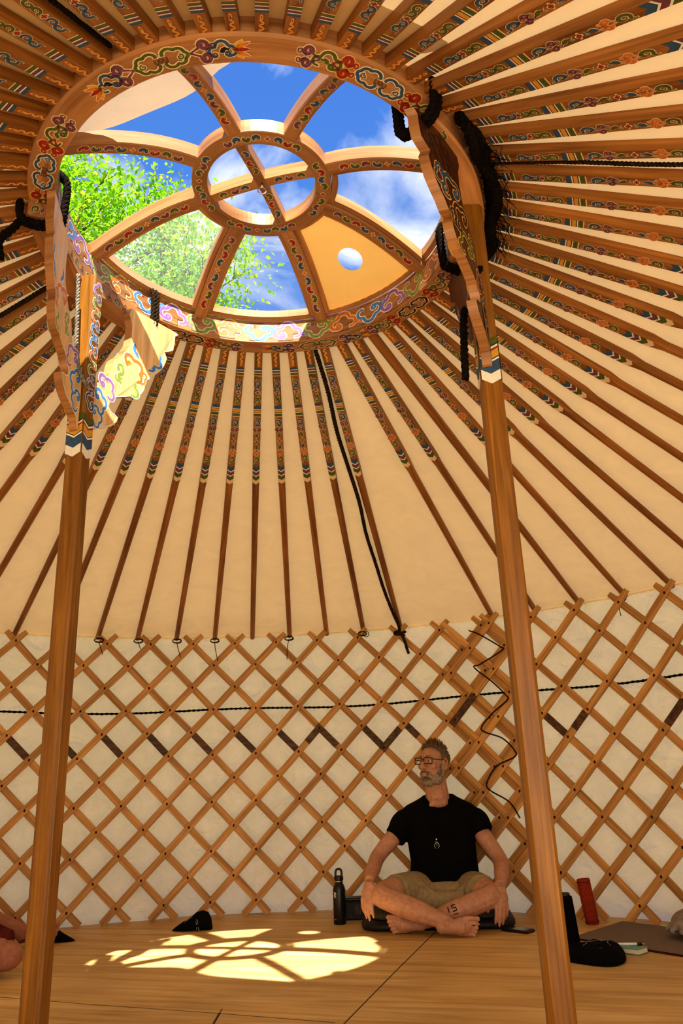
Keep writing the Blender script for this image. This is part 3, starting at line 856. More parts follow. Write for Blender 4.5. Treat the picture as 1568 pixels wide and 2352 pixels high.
    for sg in (1, -1):
        mb = MB(); wt = .027
        P_ = catmull([(u, z, 0) for u, z in WING], 2, True)
        P_ = [(p[0], p[1]) for p in P_]
        wood_ = 'sunlit_wood' if lit else 'shaded_wood'
        def wm(u, z, hh):
            s = -u*sg   # distance along the tangent
            ang_ = 1.0
            p = tan*s+rad*(hh-wt/2)
            p = p+rad*(-(s*s)/(2*RM)*.92); p.z = z; return p
        n = len(P_)
        vs = [wm(u, z, 0) for u, z in P_]+[wm(u, z, wt) for u, z in P_]
        fs = [tuple(range(n-1, -1, -1)), tuple(range(n, 2*n))]
        gl = [(z, u*2, 0) for u, z in P_]*2
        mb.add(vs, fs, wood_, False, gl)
        mb.add(vs, [(i, (i+1) % n, n+(i+1) % n, n+i) for i in range(n)], 'crown_wood', False, gl)
        # painted clouds, a knot and a pale rim on both faces
        for sd in (0, 1):
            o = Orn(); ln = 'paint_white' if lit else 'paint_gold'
            def C_(c): return 'paint_'+(c if lit else {'sky': 'blue', 'orange': 'dark', 'lime': 'green', 'lilac': 'purple'}[c])  # lit post takes brighter paints, the other darker ones: light as colour
            o.put(m_endless('paint_dark'), -.305, 2.235, .085, .085, .5)
            for c, x, z, s, r in (('sky', -.27, 2.15, .085, .6), ('sky', -.315, 2.155, .06, 2), ('orange', -.225, 2.085, .085, .9), ('orange', -.255, 2.06, .05, 2.5), ('lime', -.205, 2.01, .08, .4), ('lime', -.16, 2.035, .055, 1.8), ('lilac', -.105, 1.955, .075, .7), ('sky', -.075, 1.885, .07, 1.3), ('sky', -.062, 1.825, .06, 1.4)):
                o.put(m_cloud(C_(c), ln), x, z, s, s*.9, r)
            rim = [(x+(.006 if x < -.05 else 0), z) for x, z in P_[2:44]]
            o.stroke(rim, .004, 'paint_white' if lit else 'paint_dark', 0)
            o.emit(mb, (lambda u, v, hh: wm(u, v, -hh)) if sd == 0 else (lambda u, v, hh: wm(u, v, wt+hh)))
        mb.build('carved_bracket', t)
    return t
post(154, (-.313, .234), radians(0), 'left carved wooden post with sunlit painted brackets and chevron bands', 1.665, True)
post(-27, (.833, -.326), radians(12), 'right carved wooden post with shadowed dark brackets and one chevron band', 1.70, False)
# ------------------------------------------------------------------ people
def remesh(o, vox, it=3, fac=.5):
    r = o.modifiers.new('r', 'REMESH'); r.mode = 'VOXEL'; r.voxel_size = vox; r.use_smooth_shade = True
    s = o.modifiers.new('s', 'SMOOTH'); s.iterations = it; s.factor = fac
    return o
def q(x, y, z): return V((x, -y, z))          # y counted towards the viewer of the figure
def limb(mb, pts, rs, mat, seg=14): tube(mb, catmull(pts, 5), [a for a in smooth_r(rs, 5)], mat, seg)
def smooth_r(rs, n):
    out = []
    for a, b in zip(rs, rs[1:]): out += [a+(b-a)*(.5-.5*cos(pi*i/n)) for i in range(n)]
    return out+[rs[-1]]
def hand(mb, wrist, d, n, thumb, s, curl, mat, nails=None):
    d = V(d).normalized(); n = V(n); n = (n-d*n.dot(d)).normalized(); side = d.cross(n)*thumb
    wrist = V(wrist); tips = []
    spread = [.027, .009, -.009, -.026]; ln = [.072, .08, .074, .058]; pl = [.086, .09, .086, .078]
    for i in range(4):
        k = wrist+d*pl[i]*s+side*spread[i]*s+n*(.004 if i in (1, 2) else 0)*s
        limb(mb, [wrist+side*spread[i]*.55*s, wrist.lerp(k, .5)+n*.003*s, k], [.0135*s, .0125*s, .0105*s], mat, 10)
        p = k; a = curl[i]*.6; pts = [k-d*.01*s, k]
        side_t = side*spread[i]*2.2
        for f in (.46, .3, .24):
            dd = (d*cos(a)-n*sin(a)+side_t*.35).normalized(); p = p+dd*ln[i]*f*s; pts.append(p); a += curl[i]*.62
        tube(mb, catmull(pts, 3), smooth_r([.0092*s, .0098*s, .0086*s, .0078*s, .0058*s], 3), mat, 10); tips.append((p, dd, n))
    ell(mb, wrist+d*.045*s, (.036*s, .014*s, .045*s), mat, Matrix((side, n, d)).transposed())
    b = wrist+d*.022*s+side*.024*s
    t1 = b+(d*.62+side*.62-n*.3).normalized()*.04*s; t2 = t1+(d*.92+side*.18-n*.32).normalized()*.036*s; t3 = t2+(d*.98-n*.28).normalized()*.027*s
    tube(mb, catmull([b-d*.01*s, b, t1, t2, t3], 4), smooth_r([.014*s, .0155*s, .0115*s, .0105*s, .0072*s], 4), mat, 10)
    if nails:
        for p, dd, nn in tips+[(t3, (t3-t2).normalized(), (n+side*.8).normalized())]:
            up = (nn-dd*nn.dot(dd)).normalized(); sd = dd.cross(up)
            nm = MB(); ell(nm, p-dd*.003*s+up*.0042*s, (.0046*s, .0016*s, .0062*s), 'nail', Matrix((sd, up, dd)).transposed(), 8, 6); nm.build('nail', nails)
    return tips
def sidefoot(mb, heel, ball, s, mat, toward):
    """foot lying on its outer edge: big toe on top; toward = offset of the sole side"""
    heel, ball = V(heel), V(ball); d = (ball-heel); d.z = 0; d.normalize(); up = V((0, 0, 1))
    limb(mb, [heel-d*.01*s, heel.lerp(ball, .35), heel.lerp(ball, .75), ball], [.03*s, .034*s, .037*s, .033*s], mat)
    ell(mb, heel.lerp(ball, .8), (.05*s, .025*s, .042*s), mat, Matrix((d, d.cross(up), up)).transposed())
    ell(mb, heel-d*.008*s, (.032*s, .03*s, .034*s), mat)
    for z, l, r in ((.036, .062, .0135), (.0145, .06, .0088), (-.003, .053, .0082), (-.0195, .045, .0078), (-.0345, .035, .0074)):
        p = ball+up*z*s*.98+d*.008*s; t = p+d*l*s; t.z += z*.06*s-.003*s
        tube(mb, catmull([p-d*.018*s, p, p.lerp(t, .5)+up*.0015, p.lerp(t, .82), t], 3), smooth_r([r*1.0*s, r*.95*s, r*.8*s, r*.92*s, r*.55*s], 3), mat, 10)

def head(body, c, th, tilt, s, skin, roll_=0):
    """adds the skull, face, ears to the body mesh; returns the head's transform"""
    Rm = Matrix.Rotation(th, 3, 'Z') @ Matrix.Rotation(tilt, 3, 'X') @ Matrix.Rotation(roll_, 3, 'Y')
    T = lambda x, y, z: Rm @ (V((x, -y, z))*s)+V(c)
    def E(p, r, rx=0, ry=0, rz=0):
        rr = Rm @ Matrix.Rotation(rz, 3, 'Z') @ Matrix.Rotation(ry, 3, 'Y') @ Matrix.Rotation(rx, 3, 'X')
        ell(body, T(*p), tuple(x*s for x in r), skin, rr, 16, 11)
    E((0, -.018, .033), (.073, .09, .074)); E((0, .012, .028), (.068, .078, .069))
    E((0, .026, -.036), (.058, .06, .078)); E((0, .05, -.096), (.032, .032, .026))
    for k in (1, -1):
        E((k*.036, .02, -.075), (.026, .042, .036)); E((k*.027, .074, .03), (.026, .016, .0095), 0, k*-.12)
        E((k*.04, .058, -.016), (.022, .022, .019)); E((k*.03, .069, .012), (.0155, .0125, .012))
        # ear: rim, bowl and lobe
        rim = [T(k*(.071+.010*sin(t)), -.012-.017*cos(t)-.004*sin(t), -.002+.031*sin(t)) for t in [radians(x) for x in range(-100, 200, 25)]]
        rim = [T(k*(.073+.007*max(0, sin(t+.4))), -.012-.016*cos(t), -.002+.030*sin(t)) for t in [radians(x) for x in range(-90, 215, 25)]]
        tube(body, rim, .0062*s, skin, 8); E((k*.071, -.012, -.004), (.007, .014, .026)); E((k*.073, -.006, -.03), (.006, .008, .009))
        E((k*.0125, .094, -.027), (.0085, .011, .0075))
    limb(body, [T(0, .078, .03), T(0, .092, .008), T(0, .107, -.016), T(0, .104, -.03)], [.0085*s, .010*s, .0135*s, .0105*s], skin, 12)
    E((0, .107, -.022), (.0125, .012, .0105))
    E((0, .085, -.05), (.024, .012, .014))
    E((0, .0885, -.0595), (.0185, .0075, .0045)); E((0, .0875, -.0685), (.0165, .0075, .005))
    return T, Rm
def eyes(root, T, Rm, s):
    for k in (1, -1):
        e = MB(); ell(e, T(k*.03, .0705, .0105), (.0122*s,)*3, 'eye_white', None, 14, 10)
        ell(e, T(k*.03-.002, .0805, .0108), (.0062*s, .0026*s, .0062*s), 'iris', Rm, 12, 8)
        ell(e, T(k*.03-.002, .0822, .0108), (.003*s, .0014*s, .003*s), 'ink', Rm, 10, 6)
        ell(e, T(k*.03, .0712, .0185), (.0142*s, .0122*s, .0072*s), 'skin', Rm, 14, 8)
        ell(e, T(k*.03, .0706, .0022), (.0138*s, .0118*s, .0062*s), 'skin', Rm, 14, 8)
        e.build('eye', root)

man = thing('person', 'man in black T-shirt, khaki shorts and glasses sitting cross-legged, looking to his side', 'person', (1.33, 2.03, 0), radians(-17.75))
b = MB(); nails = man; SK = 'skin'
hs = .91; HC = q(.028, .03, .742)
T, Rm = head(b, HC, radians(-36), radians(-4), hs, SK)
limb(b, [q(.045, -.03, .50), q(.038, -.016, .57), q(.034, -.004, .64), q(.03, .0, .70)], [.064, .063, .058, .053], SK)
ell(b, q(.041, .02, .55), (.052, .05, .03), SK)
for t in ((-.002, .034), (.06, .036)): limb(b, [q(t[0], .05, .535), q(.03, .03, .62)], [.010, .010], SK, 8)
limb(b, [q(.045, 0, .16), q(.045, -.01, .3), q(.04, -.02, .42), q(.042, -.02, .52)], [.10, .095, .085, .05], SK)
for k_ in (-.09, .17): limb(b, [q(.04, -.01, .46), q(k_, -.01, .46)], [.05, .045], SK)
# arms
limb(b, [q(-.13, -.01, .465), q(-.2, .03, .395), q(-.282, .06, .31), q(-.302, .17, .262), q(-.316, .285, .222)], [.048, .043, .038, .036, .025], SK)
limb(b, [q(.21, -.01, .465), q(.255, .03, .385), q(.318, .06, .285), q(.318, .17, .235), q(.297, .285, .185)], [.048, .043, .038, .037, .026], SK)
hand(b, q(-.317, .295, .216), q(-.12, .42, -.86), q(-.45, .8, .4), -1, .98, (.42, .4, .45, .55), SK, nails)
tipsR = hand(b, q(.296, .296, .18), q(-.05, .36, -.9), q(.35, .85, .35), 1, .98, (.3, .34, .4, .5), SK, nails)
# legs
L_ = 'skin_leg'
limb(b, [q(-.06, .0, .135), q(-.17, .16, .16), q(-.258, .30, .165), q(-.22, .345, .145), q(-.11, .385, .108), q(.0, .41, .07), q(.05, .42, .05)], [.085, .072, .053, .05, .05, .036, .03], L_)
limb(b, [q(.15, .0, .13), q(.21, .16, .145), q(.255, .285, .145), q(.20, .315, .128), q(.1, .325, .095), q(-.02, .325, .062), q(-.09, .32, .045)], [.085, .072, .053, .05, .05, .035, .03], L_)
ell(b, q(-.262, .318, .172), (.04, .04, .038), L_); ell(b, q(.262, .30, .152), (.04, .04, .038), L_)
sidefoot(b, q(.02, .425, .042), q(.118, .44, .042), .92, L_, 1)
sidefoot(b, q(-.09, .32, .04), q(-.178, .325, .04), .92, L_, 1)
ell(b, q(.035, .45, .058), (.016, .012, .016), L_); ell(b, q(-.075, .345, .06), (.016, .012, .016), L_)
body = remesh(b.build('body', man), .0036, 2)
eyes(man, T, Rm, hs)
# hair: short spiky crop, thinning at the front; each lock a tapered spike
mb = MB(); rnd = random.Random(3)
for i in range(1000):
    a = rnd.uniform(0, 2*pi); u = rnd.uniform(-.2, 1); cz = sin(u*pi/2); cr = cos(u*pi/2)
    x, y, z = .0765*cr*cos(a), -.016+.0935*cr*sin(a), .036+.077*cz
    top = max(0, cz-.5)/.5
    if y > .05+rnd.uniform(-.012, .006) and z < .106: continue
    if z < .07 and y > .012+.3*max(0, z-.03): continue
    if z < .0 and y > -.03: continue
    if top > .1 and rnd.random() < .35: continue
    n_ = V((cr*cos(a), cr*sin(a)*.9, cz)).normalized()
    l = .011+.021*top*rnd.uniform(.5, 1.5)
    dr = (n_*(.5 if top < .05 else 1)+V((rnd.uniform(-.6, .6)-.2*top, rnd.uniform(-.2, .7)*top-.5*(top < .05), .45*top-.8*(top < .05)))).normalized()
    p = V((x, y, z)); e = p+dr*l; m_ = p+dr*l*.5+n_*.002; w_ = .0028
    tube(mb, [T(*(p-n_*.004)), T(*m_), T(*e)], [w_*hs, w_*.75*hs, .0003], 'hair_brown' if rnd.random() < .25+.5*top else 'hair_grey', 4, False)
cap = []
for i in range(0, 11):
    zc_ = -.01+.0113*i
    f = sqrt(max(.02, 1-((zc_-.036)/.0825)**2)); ring = []
    for j in range(36):
        a = 2*pi*j/36; y = -.018+.0945*f*sin(a); lim = (.012+.2*max(0, zc_-.03)) if zc_ < .075 else .021+(zc_-.075)*1.2
        if zc_ < .012: lim = -.022+.034*(zc_+.01)/.022
        yy = min(y, lim); xs = .0778*f*cos(a)
        ring.append(T(xs, yy, zc_))
    cap.append(ring)
loft(mb, cap, 'hair_grey', True, True)
mb.build('hair', man)
for k in (1, -1):
    mb = MB()
    for i in range(26):
        t = i/25; x = k*(.013+.032*t); z = .034+.006*sin(t*2.4)-.004*t
        p = V((x, .0885-.016*t*t*1.4, z)); tube(mb, [T(*p), T(*(p+V((k*.006, .002, .003))))], [.0016, .0004], 'hair_brown', 4, False)
    mb.build('eyebrow', man)
# beard: full short grey beard with a darker moustache and chin
mb = MB()
def B(p, r, m='beard_grey'): ell(mb, T(*p), tuple(x*hs for x in r), m, Rm, 14, 9)
B((0, .052, -.101), (.0365, .037, .0255)); B((0, .07, -.088), (.026, .0225, .015), 'beard_dark')
for k in (1, -1):
    B((k*.0375, .022, -.082), (.0275, .047, .0345)); B((k*.052, .004, -.056), (.014, .032, .034)); B((k*.064, -.004, -.03), (.0095, .016, .034))
    for i in range(6):
        t = i/5; B((k*(.004+.027*t), .0945-.017*t*t, -.0475-.012*t*t), (.0082, .0075, .0066), 'beard_dark')
    for i in range(4):
        t = i/3; B((k*(.0315+.001*t), .076-.008*t, -.062-.016*t), (.0085, .0105, .0105))
tube(mb, [T(x, .0965-abs(x)*.45, -.0632-x*x*4) for x in (-.02, -.012, -.004, .004, .012, .02)], .0015*hs, 'lip', 6)
rnd = random.Random(5)
for i in range(420):
    k = rnd.choice((-1, 1)); t = rnd.random(); x = k*(.0+.068*t**.7); y = .072-.07*t; z = -.108+.07*t**1.2+rnd.uniform(-.014, .014)
    p = V((x, y+.012, z)); d_ = V((k*.4*t, .7, -.9)).normalized()*rnd.uniform(.006, .014)
    tube(mb, [T(*p), T(*(p+d_))], [.0017, .0003], 'beard_grey' if rnd.random() < .7 else 'beard_dark', 4, False)
mb.build('beard', man)
# glasses
gl_ = MB()
def rrect(cx, w, h, r=.006):
    P_ = []
    for (sx, sz, a0) in ((1, 1, 0), (-1, 1, 90), (-1, -1, 180), (1, -1, 270)):
        for a in range(0, 91, 30):
            t = radians(a0+a); P_.append((cx+sx*(w-r)+r*cos(t), sz*(h-r)+r*sin(t)))
    return P_
ZG = .012
for k in (1, -1):
    P_ = rrect(k*.0335, .0265, .0165); tube(gl_, [T(x, .1015-abs(x)*.13, ZG+z) for x, z in P_], .0024*hs*1.1, 'black_plastic', 7, closed=True)
    tube(gl_, [T(k*.059, .095, ZG+.008), T(k*.069, .078, ZG+.008), T(k*.0765, .03, ZG+.009), T(k*.078, -.004, ZG+.010), T(k*.077, -.024, ZG-.006)], .0024*hs, 'black_plastic', 6)
tube(gl_, [T(-.009, .1, ZG+.004), T(0, .1045, ZG+.007), T(.009, .1, ZG+.004)], .0026*hs, 'black_plastic', 7)
gl_ = gl_.build('glasses', man)
for k in (1, -1):
    mb = MB(); P_ = rrect(k*.0335, .0255, .0155); mb.add([T(x, .1015-abs(x)*.13, ZG+z) for x, z in P_], [tuple(range(len(P_)))], 'lens_glass'); mb.build('lens', gl_)
# T-shirt
mb = MB()
tr = [(.165, .045, .0, .172, .118), (.2, .045, 0, .176, .122), (.27, .045, 0, .168, .115), (.35, .044, -.004, .172, .116), (.42, .042, -.008, .184, .112), (.465, .04, -.01, .198, .106), (.497, .04, -.012, .204, .1), (.52, .04, -.014, .196, .094), (.543, .041, -.016, .168, .085), (.562, .042, -.018, .126, .075), (.578, .043, -.02, .094, .069), (.592, .043, -.022, .076, .063)]
rings = []
for z, cx_, cy_, rx, ry in tr:
    ring = []
    for j in range(40):
        a = 2*pi*j/40; wr = 1+.012*sin(a*5+z*30)*(1 if z < .45 else .2)
        c_, s_ = cos(a), sin(a); e = .85
        x = cx_+rx*wr*(abs(c_)**e)*(1 if c_ > 0 else -1); y = cy_+ry*wr*(abs(s_)**e)*(1 if s_ > 0 else -1)
        dip = (z-.49)*.5*max(0, s_)**1.6 if z > .49 else 0
        ring.append(q(x, y, z-dip))
    rings.append(ring)
loft(mb, rings, 'black_tee')
limb(mb, [q(-.08, -.01, .475), q(-.145, .005, .462), q(-.178, .03, .412), q(-.196, .042, .392)], [.066, .062, .058, .056], 'black_tee', 18)
limb(mb, [q(.16, -.01, .475), q(.225, .005, .462), q(.247, .028, .42), q(.254, .036, .404)], [.066, .06, .057, .056], 'black_tee', 18)
tee = remesh(mb.build('tshirt', man), .006, 5)
# shorts
mb = MB()
ell(mb, q(.045, .04, .135), (.175, .13, .075), 'shorts_khaki', None, 24, 12)
limb(mb, [q(-.05, .02, .14), q(-.12, .12, .155), q(-.178, .195, .16), q(-.20, .225, .162)], [.088, .087, .082, .08], 'shorts_khaki', 20)
limb(mb, [q(.14, .02, .135), q(.185, .12, .148), q(.208, .19, .148), q(.215, .215, .148)], [.088, .086, .082, .08], 'shorts_khaki', 20)
limb(mb, [q(-.1, .18, .115), q(.03, .16, .10), q(.15, .17, .112)], [.05, .06, .05], 'shorts_khaki', 14)
for x0, x1 in ((-.13, -.02), (.2, .1), (-.08, .01), (.16, .07)):
    limb(mb, [q(x0, .2, .205), q((x0+x1)/2, .19, .165), q(x1, .20, .13)], [.006, .011, .006], 'shorts_khaki', 8)
remesh(mb.build('shorts', man), .006, 4)
# necklace, ring, tattoo
mb = MB(); tube(mb, catmull([q(-.018, -.03, .565), q(-.022, .025, .55), q(.0, .09, .49), q(.016, .125, .385), q(.034, .09, .49), q(.1, .025, .552), q(.102, -.03, .567)], 6), .0016, 'black_fabric', 6)
nk = mb.build('necklace', man)
mb = MB(); y_ = .129
ell(mb, q(.016, y_, .384), (.0055, .005, .006), 'silver'); tube(mb, [q(.008, y_, .373), q(.024, y_, .371)], .0014, 'silver', 6)
tube(mb, [q(.016+.0115*cos(t), y_, .355+.0135*sin(t)) for t in [radians(x) for x in range(-70, 251, 20)]], .0013, 'silver', 6); ell(mb, q(.016, y_, .357), (.0068, .005, .008), 'teal_stone')
tag(mb.build('pendant', nk), 'silver pendant with a dark teal stone')
mb = MB(); p, dd, nn = tipsR[2]; c_ = p-dd*.03
t_ = dd; x_ = nn.cross(t_).normalized(); y2 = t_.cross(x_)
tube(mb, [c_+(x_*cos(a)+y2*sin(a))*.0098 for a in [2*pi*i/16 for i in range(16)]], .0016, 'gold_metal', 6, closed=True); mb.build('ring', man)
mb = MB()
def onshin(t, an):   # point on the front of the right shin
    P_ = catmull([q(.20, .315, .128), q(.1, .325, .095), q(-.02, .325, .062)], 8); i = int(t*(len(P_)-1)); c_ = P_[i]; ax = (P_[-1]-P_[0]).normalized()
    f_ = q(0, 1, 0); f_ = (f_-ax*f_.dot(ax)).normalized(); u_ = ax.cross(f_)*-1
    if u_.z < 0: u_ = -u_
    r_ = .05-.012*max(0, t-.5)*2
    return c_+(f_*cos(an)+u_*sin(an))*(r_+.0006)
for st in ([(.70, .75), (.70, .2)], [(.60, .72), (.66, .75), (.665, .5), (.605, .47), (.60, .22), (.66, .18)], [(.61, .74), (.655, .76)], [(.61, .2), (.655, .17)], [(.64, -.05), (.60, -.1), (.57, -.02)]):
    P_ = []
    for (a, b2), (c2, d2) in zip(st, st[1:]): P_ += [onshin(a+(c2-a)*i/4, b2+(d2-b2)*i/4) for i in range(4)]
    P_.append(onshin(*st[-1])); tube(mb, P_, .0024, 'ink', 5)
mb.build('tattoo', man)

# second person: sits outside the left edge, one bare knee and the toes of the other foot in view
lp = thing('person', 'barefoot person in dark red shorts at the left edge, mostly hidden behind post', 'person', (0, 0, 0))
b = MB(); S2 = 'skin_left'
w3 = lambda x, y, z: V((x, y, z))
T2, Rm2 = head(b, w3(-1.16, 1.92, .735), radians(96), 0, .85, S2)
limb(b, [w3(-1.22, 1.93, .5), w3(-1.19, 1.92, .58), w3(-1.18, 1.92, .7)], [.07, .05, .05], S2)
limb(b, [w3(-1.2, 1.9, .14), w3(-1.23, 1.9, .32), w3(-1.22, 1.9, .48)], [.12, .11, .11], S2)
limb(b, [w3(-1.2, 1.74, .13), w3(-.92, 1.62, .13), w3(-.635, 1.545, .085), w3(-.70, 1.66, .06), w3(-.86, 1.86, .05)], [.085, .075, .062, .05, .035], S2)
ell(b, w3(-.605, 1.54, .078), (.062, .05, .055), S2)
limb(b, [w3(-1.2, 2.04, .13), w3(-1.0, 2.2, .15), w3(-.86, 2.27, .13), w3(-.75, 2.25, .09), w3(-.64, 2.215, .055)], [.085, .072, .055, .045, .032], S2)
sidefoot(b, w3(-.645, 2.21, .048), w3(-.553, 2.19, .052), 1.0, S2, 1)
sidefoot(b, w3(-.88, 1.9, .042), w3(-.97, 1.95, .042), .92, S2, 1)
limb(b, [w3(-1.2, 1.72, .46), w3(-1.16, 1.64, .33), w3(-.98, 1.6, .24)], [.046, .038, .026], S2); hand(b, w3(-.975, 1.6, .235), w3(.9, 0, -.25), w3(.25, 0, .95), -1, .95, (.3, .3, .3, .3), S2)
limb(b, [w3(-1.2, 2.08, .46), w3(-1.16, 2.17, .33), w3(-1.0, 2.2, .26)], [.046, .038, .026], S2); hand(b, w3(-.99, 2.2, .255), w3(.9, 0, -.25), w3(.25, 0, .95), 1, .95, (.3, .3, .3, .3), S2)
remesh(b.build('body', lp), .0055, 3)
eyes(lp, T2, Rm2, .85)
mb = MB(); ell(mb, T2(0, -.03, .045), (.079*.85, .088*.85, .08*.85), 'hair_brown', Rm2); mb.build('hair', lp)
mb = MB()
ell(mb, w3(-1.18, 1.9, .14), (.13, .18, .085), 'red_cloth', None, 22, 12)
limb(mb, [w3(-1.15, 1.76, .14), w3(-.9, 1.64, .145), w3(-.71, 1.59, .125), w3(-.60, 1.575, .112)], [.09, .086, .076, .05], 'red_cloth', 18)
limb(mb, [w3(-1.15, 2.03, .14), w3(-1.03, 2.16, .15), w3(-.95, 2.21, .15)], [.09, .084, .08], 'red_cloth', 18)
for k in range(6): limb(mb, [w3(-.9+.05*k, 1.53, .16), w3(-.85+.05*k, 1.57, .205-.02*k), w3(-.78+.045*k, 1.63, .17-.01*k)], [.006, .010, .006], 'red_cloth', 8)
remesh(mb.build('shorts', lp), .007, 4)
mb = MB(); limb(mb, [w3(-1.2, 1.9, .17), w3(-1.23, 1.9, .32), w3(-1.22, 1.9, .47), w3(-1.2, 1.91, .54)], [.135, .13, .125, .07], 'felt_grey', 24)
for k in (1, -1): limb(mb, [w3(-1.21, 1.9+k*.1, .47), w3(-1.2, 1.9+k*.19, .44), w3(-1.17, 1.9+k*.235, .37)], [.07, .062, .055], 'felt_grey', 16)
remesh(mb.build('tshirt', lp), .009, 4)
# ------------------------------------------------------------------ ropes
def twist(mb, pts, r, mat, strands=3, pitch=.03, n=None):
    """laid rope: strands wound round the centre line"""
    P = pts; L = [0]
    for a, b in zip(P, P[1:]): L.append(L[-1]+(b-a).length)
    tot = L[-1]; n = n or max(6, int(tot/(pitch/6))); n = min(n, 420); fine = []
    j = 0
    for i in range(n+1):
        d = tot*i/n
        while j < len(P)-2 and L[j+1] < d: j += 1
        fine.append(P[j].lerp(P[j+1], (d-L[j])/max(1e-6, L[j+1]-L[j])))
    fr = frames(fine)
    for s in range(strands):
        q_ = []
        for i, (p, x, y, t) in enumerate(fr):
            a = 2*pi*(tot*i/n/pitch+s/strands); q_.append(p+(x*cos(a)+y*sin(a))*r*.5)
        tube(mb, q_, r*.56, mat, 5)
def rope(name, label, pts, r, mat='rope_dark', cat='rope', group=None, n=6, closed=False, pitch=None, kids=()):
    mb = MB(); P = catmull(pts, n, closed)
    if closed: P.append(P[0])
    twist(mb, P, r, mat, 3, pitch or r*5)
    for kp, kr in kids: twist(mb, catmull(kp, n), kr, mat, 3, kr*5)
    o = mb.build(name); tag(o, label, cat, group); return o
def ringpt(adeg, r, z):
    a = radians(adeg); x, y = r*cos(a), r*sin(a); return V((CX+x, CY+y, ZC+z+crownz(x, y)))
def lash(adeg):
    r0, r1 = RI-.019, RO+.022
    out = []
    for k in range(2):
        d = k*1.4
        out.append([ringpt(adeg+d, r0, -.055), ringpt(adeg+d, (r0+r1)/2, -.073), ringpt(adeg+d, r1, -.055), ringpt(adeg+d+.3, r1+.006, .02), ringpt(adeg+d+.5, r1, .1), ringpt(adeg+d+.5, (r0+r1)/2, .128), ringpt(adeg+d+.3, r0, .1), ringpt(adeg+d, r0-.004, .02)])
    return out
def lashing(name, label, adeg, tail, mat='rope_dark', r=.012):
    mb = MB()
    for P in lash(adeg): twist(mb, catmull(P+[P[0]], 5), r, mat, 3, .05)
    for tp, tr in tail: twist(mb, catmull(tp, 6), tr, mat, 3, tr*5)
    tag(mb.build(name), label, 'rope', 'black ropes tying the post heads to the crown')
lashing('rope_lashing', 'black rope lashing at the left end of the left post head, short tail hanging', 181, [([ringpt(181, RO+.02, -.05), ringpt(181.5, RO+.045, -.10), ringpt(183, RO+.07, -.16), ringpt(183, RO+.06, -.22)], .013)])
lashing('rope_lashing', 'sunlit grey-black rope lashing at the right end of the left post head', 124, [], 'rope_brown', .010)
lashing('rope_lashing', 'thick black rope lashing at the upper end of the right post head', -59, [])
lashing('rope_lashing', 'black rope lashing behind the right post with long hanging tails', -3, [])
rope('hanging_rope', 'long black rope dangling beside the top of the right post', [V((.872, -.39, 2.43)), V((.905, -.31, 2.375)), V((.928, -.235, 2.32)), V((.934, -.19, 2.28)), V((.895, -.26, 2.17)), V((.83, -.35, 2.06)), V((.789, -.384, 2.005))], .011)
rope('hanging_rope', 'thick black rope end hanging left of the right post', [V((.775, -.335, 1.93)), V((.765, -.34, 1.86)), V((.758, -.345, 1.78)), V((.756, -.34, 1.70))], .0115)
rope('hanging_rope', 'frayed sunlit rope hanging down the front of the left post', [V((-.345, .15, 2.27)), V((-.34, .16, 2.15)), V((-.335, .17, 2.02)), V((-.32, .17, 1.93)), V((-.29, .165, 1.87))], .0072, 'rope_grey')  # light grey stands for sun on a dark rope
mb = MB(); rn = random.Random(8)  # strands added to darken the gap between ring and pole heads
for q_ in range(3): twist(mb, catmull([ringpt(an, RO+.036+.012*sin(an*.3+q_*2), .0-.022*q_+.012*cos(an*.4+q_)) for an in range(-50, -4, 5)], 4), .017, 'rope_dark', 3, .07)
for i in range(60):
    an = rn.uniform(-46, -10); p = ringpt(an, RO+.045, -.02); tube(mb, [p, p+V((rn.uniform(-.01, .05), rn.uniform(-.03, .03), rn.uniform(-.06, -.01))), p+V((rn.uniform(0, .07), rn.uniform(-.04, .04), rn.uniform(-.11, -.03)))], [.0016, .0012, .0005], 'rope_dark', 4)
tag(mb.build('gap_strands'), 'shaggy black strands added for the dark gap between crown and roof poles behind the right post', 'rope')
# ropes lying along the roof
def along(k, off, s0, s1, drop=.0):
    H, F, z, nr, xx = polegeo(k); L = (F-H).length; out = []
    for i in range(9):
        s = s0+(s1-s0)*i/8; out.append(H+z*L*s+xx*(off+.006*sin(i*2.1))+nr*drop)
    return out
H, F, z, nr, xx = polegeo(5)
P_ = along(5, -.04, .0, .93, -.012); end = onwall(footang(5), R-.012, 1.5)
rope('roof_rope', 'dark rope running down beside a roof pole to a knot above the seated man', P_[:-1]+[F-z*.2+nr*.012+xx*(-.016), F-z*.05+nr*.02, end], .010, 'rope_brown', kids=[
    ([end+V((-.03, -.01, .0)), end+V((0, -.03, -.01)), end+V((.035, -.012, 0)), end+V((.0, .02, .01)), end+V((-.03, -.008, -.012)), end+V((.0, -.03, -.02)), end+V((.03, -.01, -.02))], .008),
    ([end+V((.01, -.02, -.02)), end+V((.025, -.025, -.06)), end+V((.035, -.022, -.10)), end+V((.045, -.02, -.13))], .009)])
rope('roof_rope', 'dark rope stretched level between roof poles right of the right post', along(22.55, 0, .02, 1.0, -.012), .0065, 'rope_brown')
rope('roof_rope', 'shaggy dark rope on the roof left of the left carved post', along(54.5, 0, .02, 1.0, -.012), .009, 'rope_brown')
rope('roof_rope', 'dark rope on the roof at the upper left, above the crown', along(39.5, 0, .02, 1.0, -.012), .007, 'rope_dark')
P_ = [onwall(radians(a), R+.028, 1.099+.008*sin(a*.2)) for a in range(-88, 160, 4)]
rope('belt_rope', 'thin dark rope stretched level around the whole lattice wall', P_, .0075, 'rope_dark', n=2, pitch=.05)
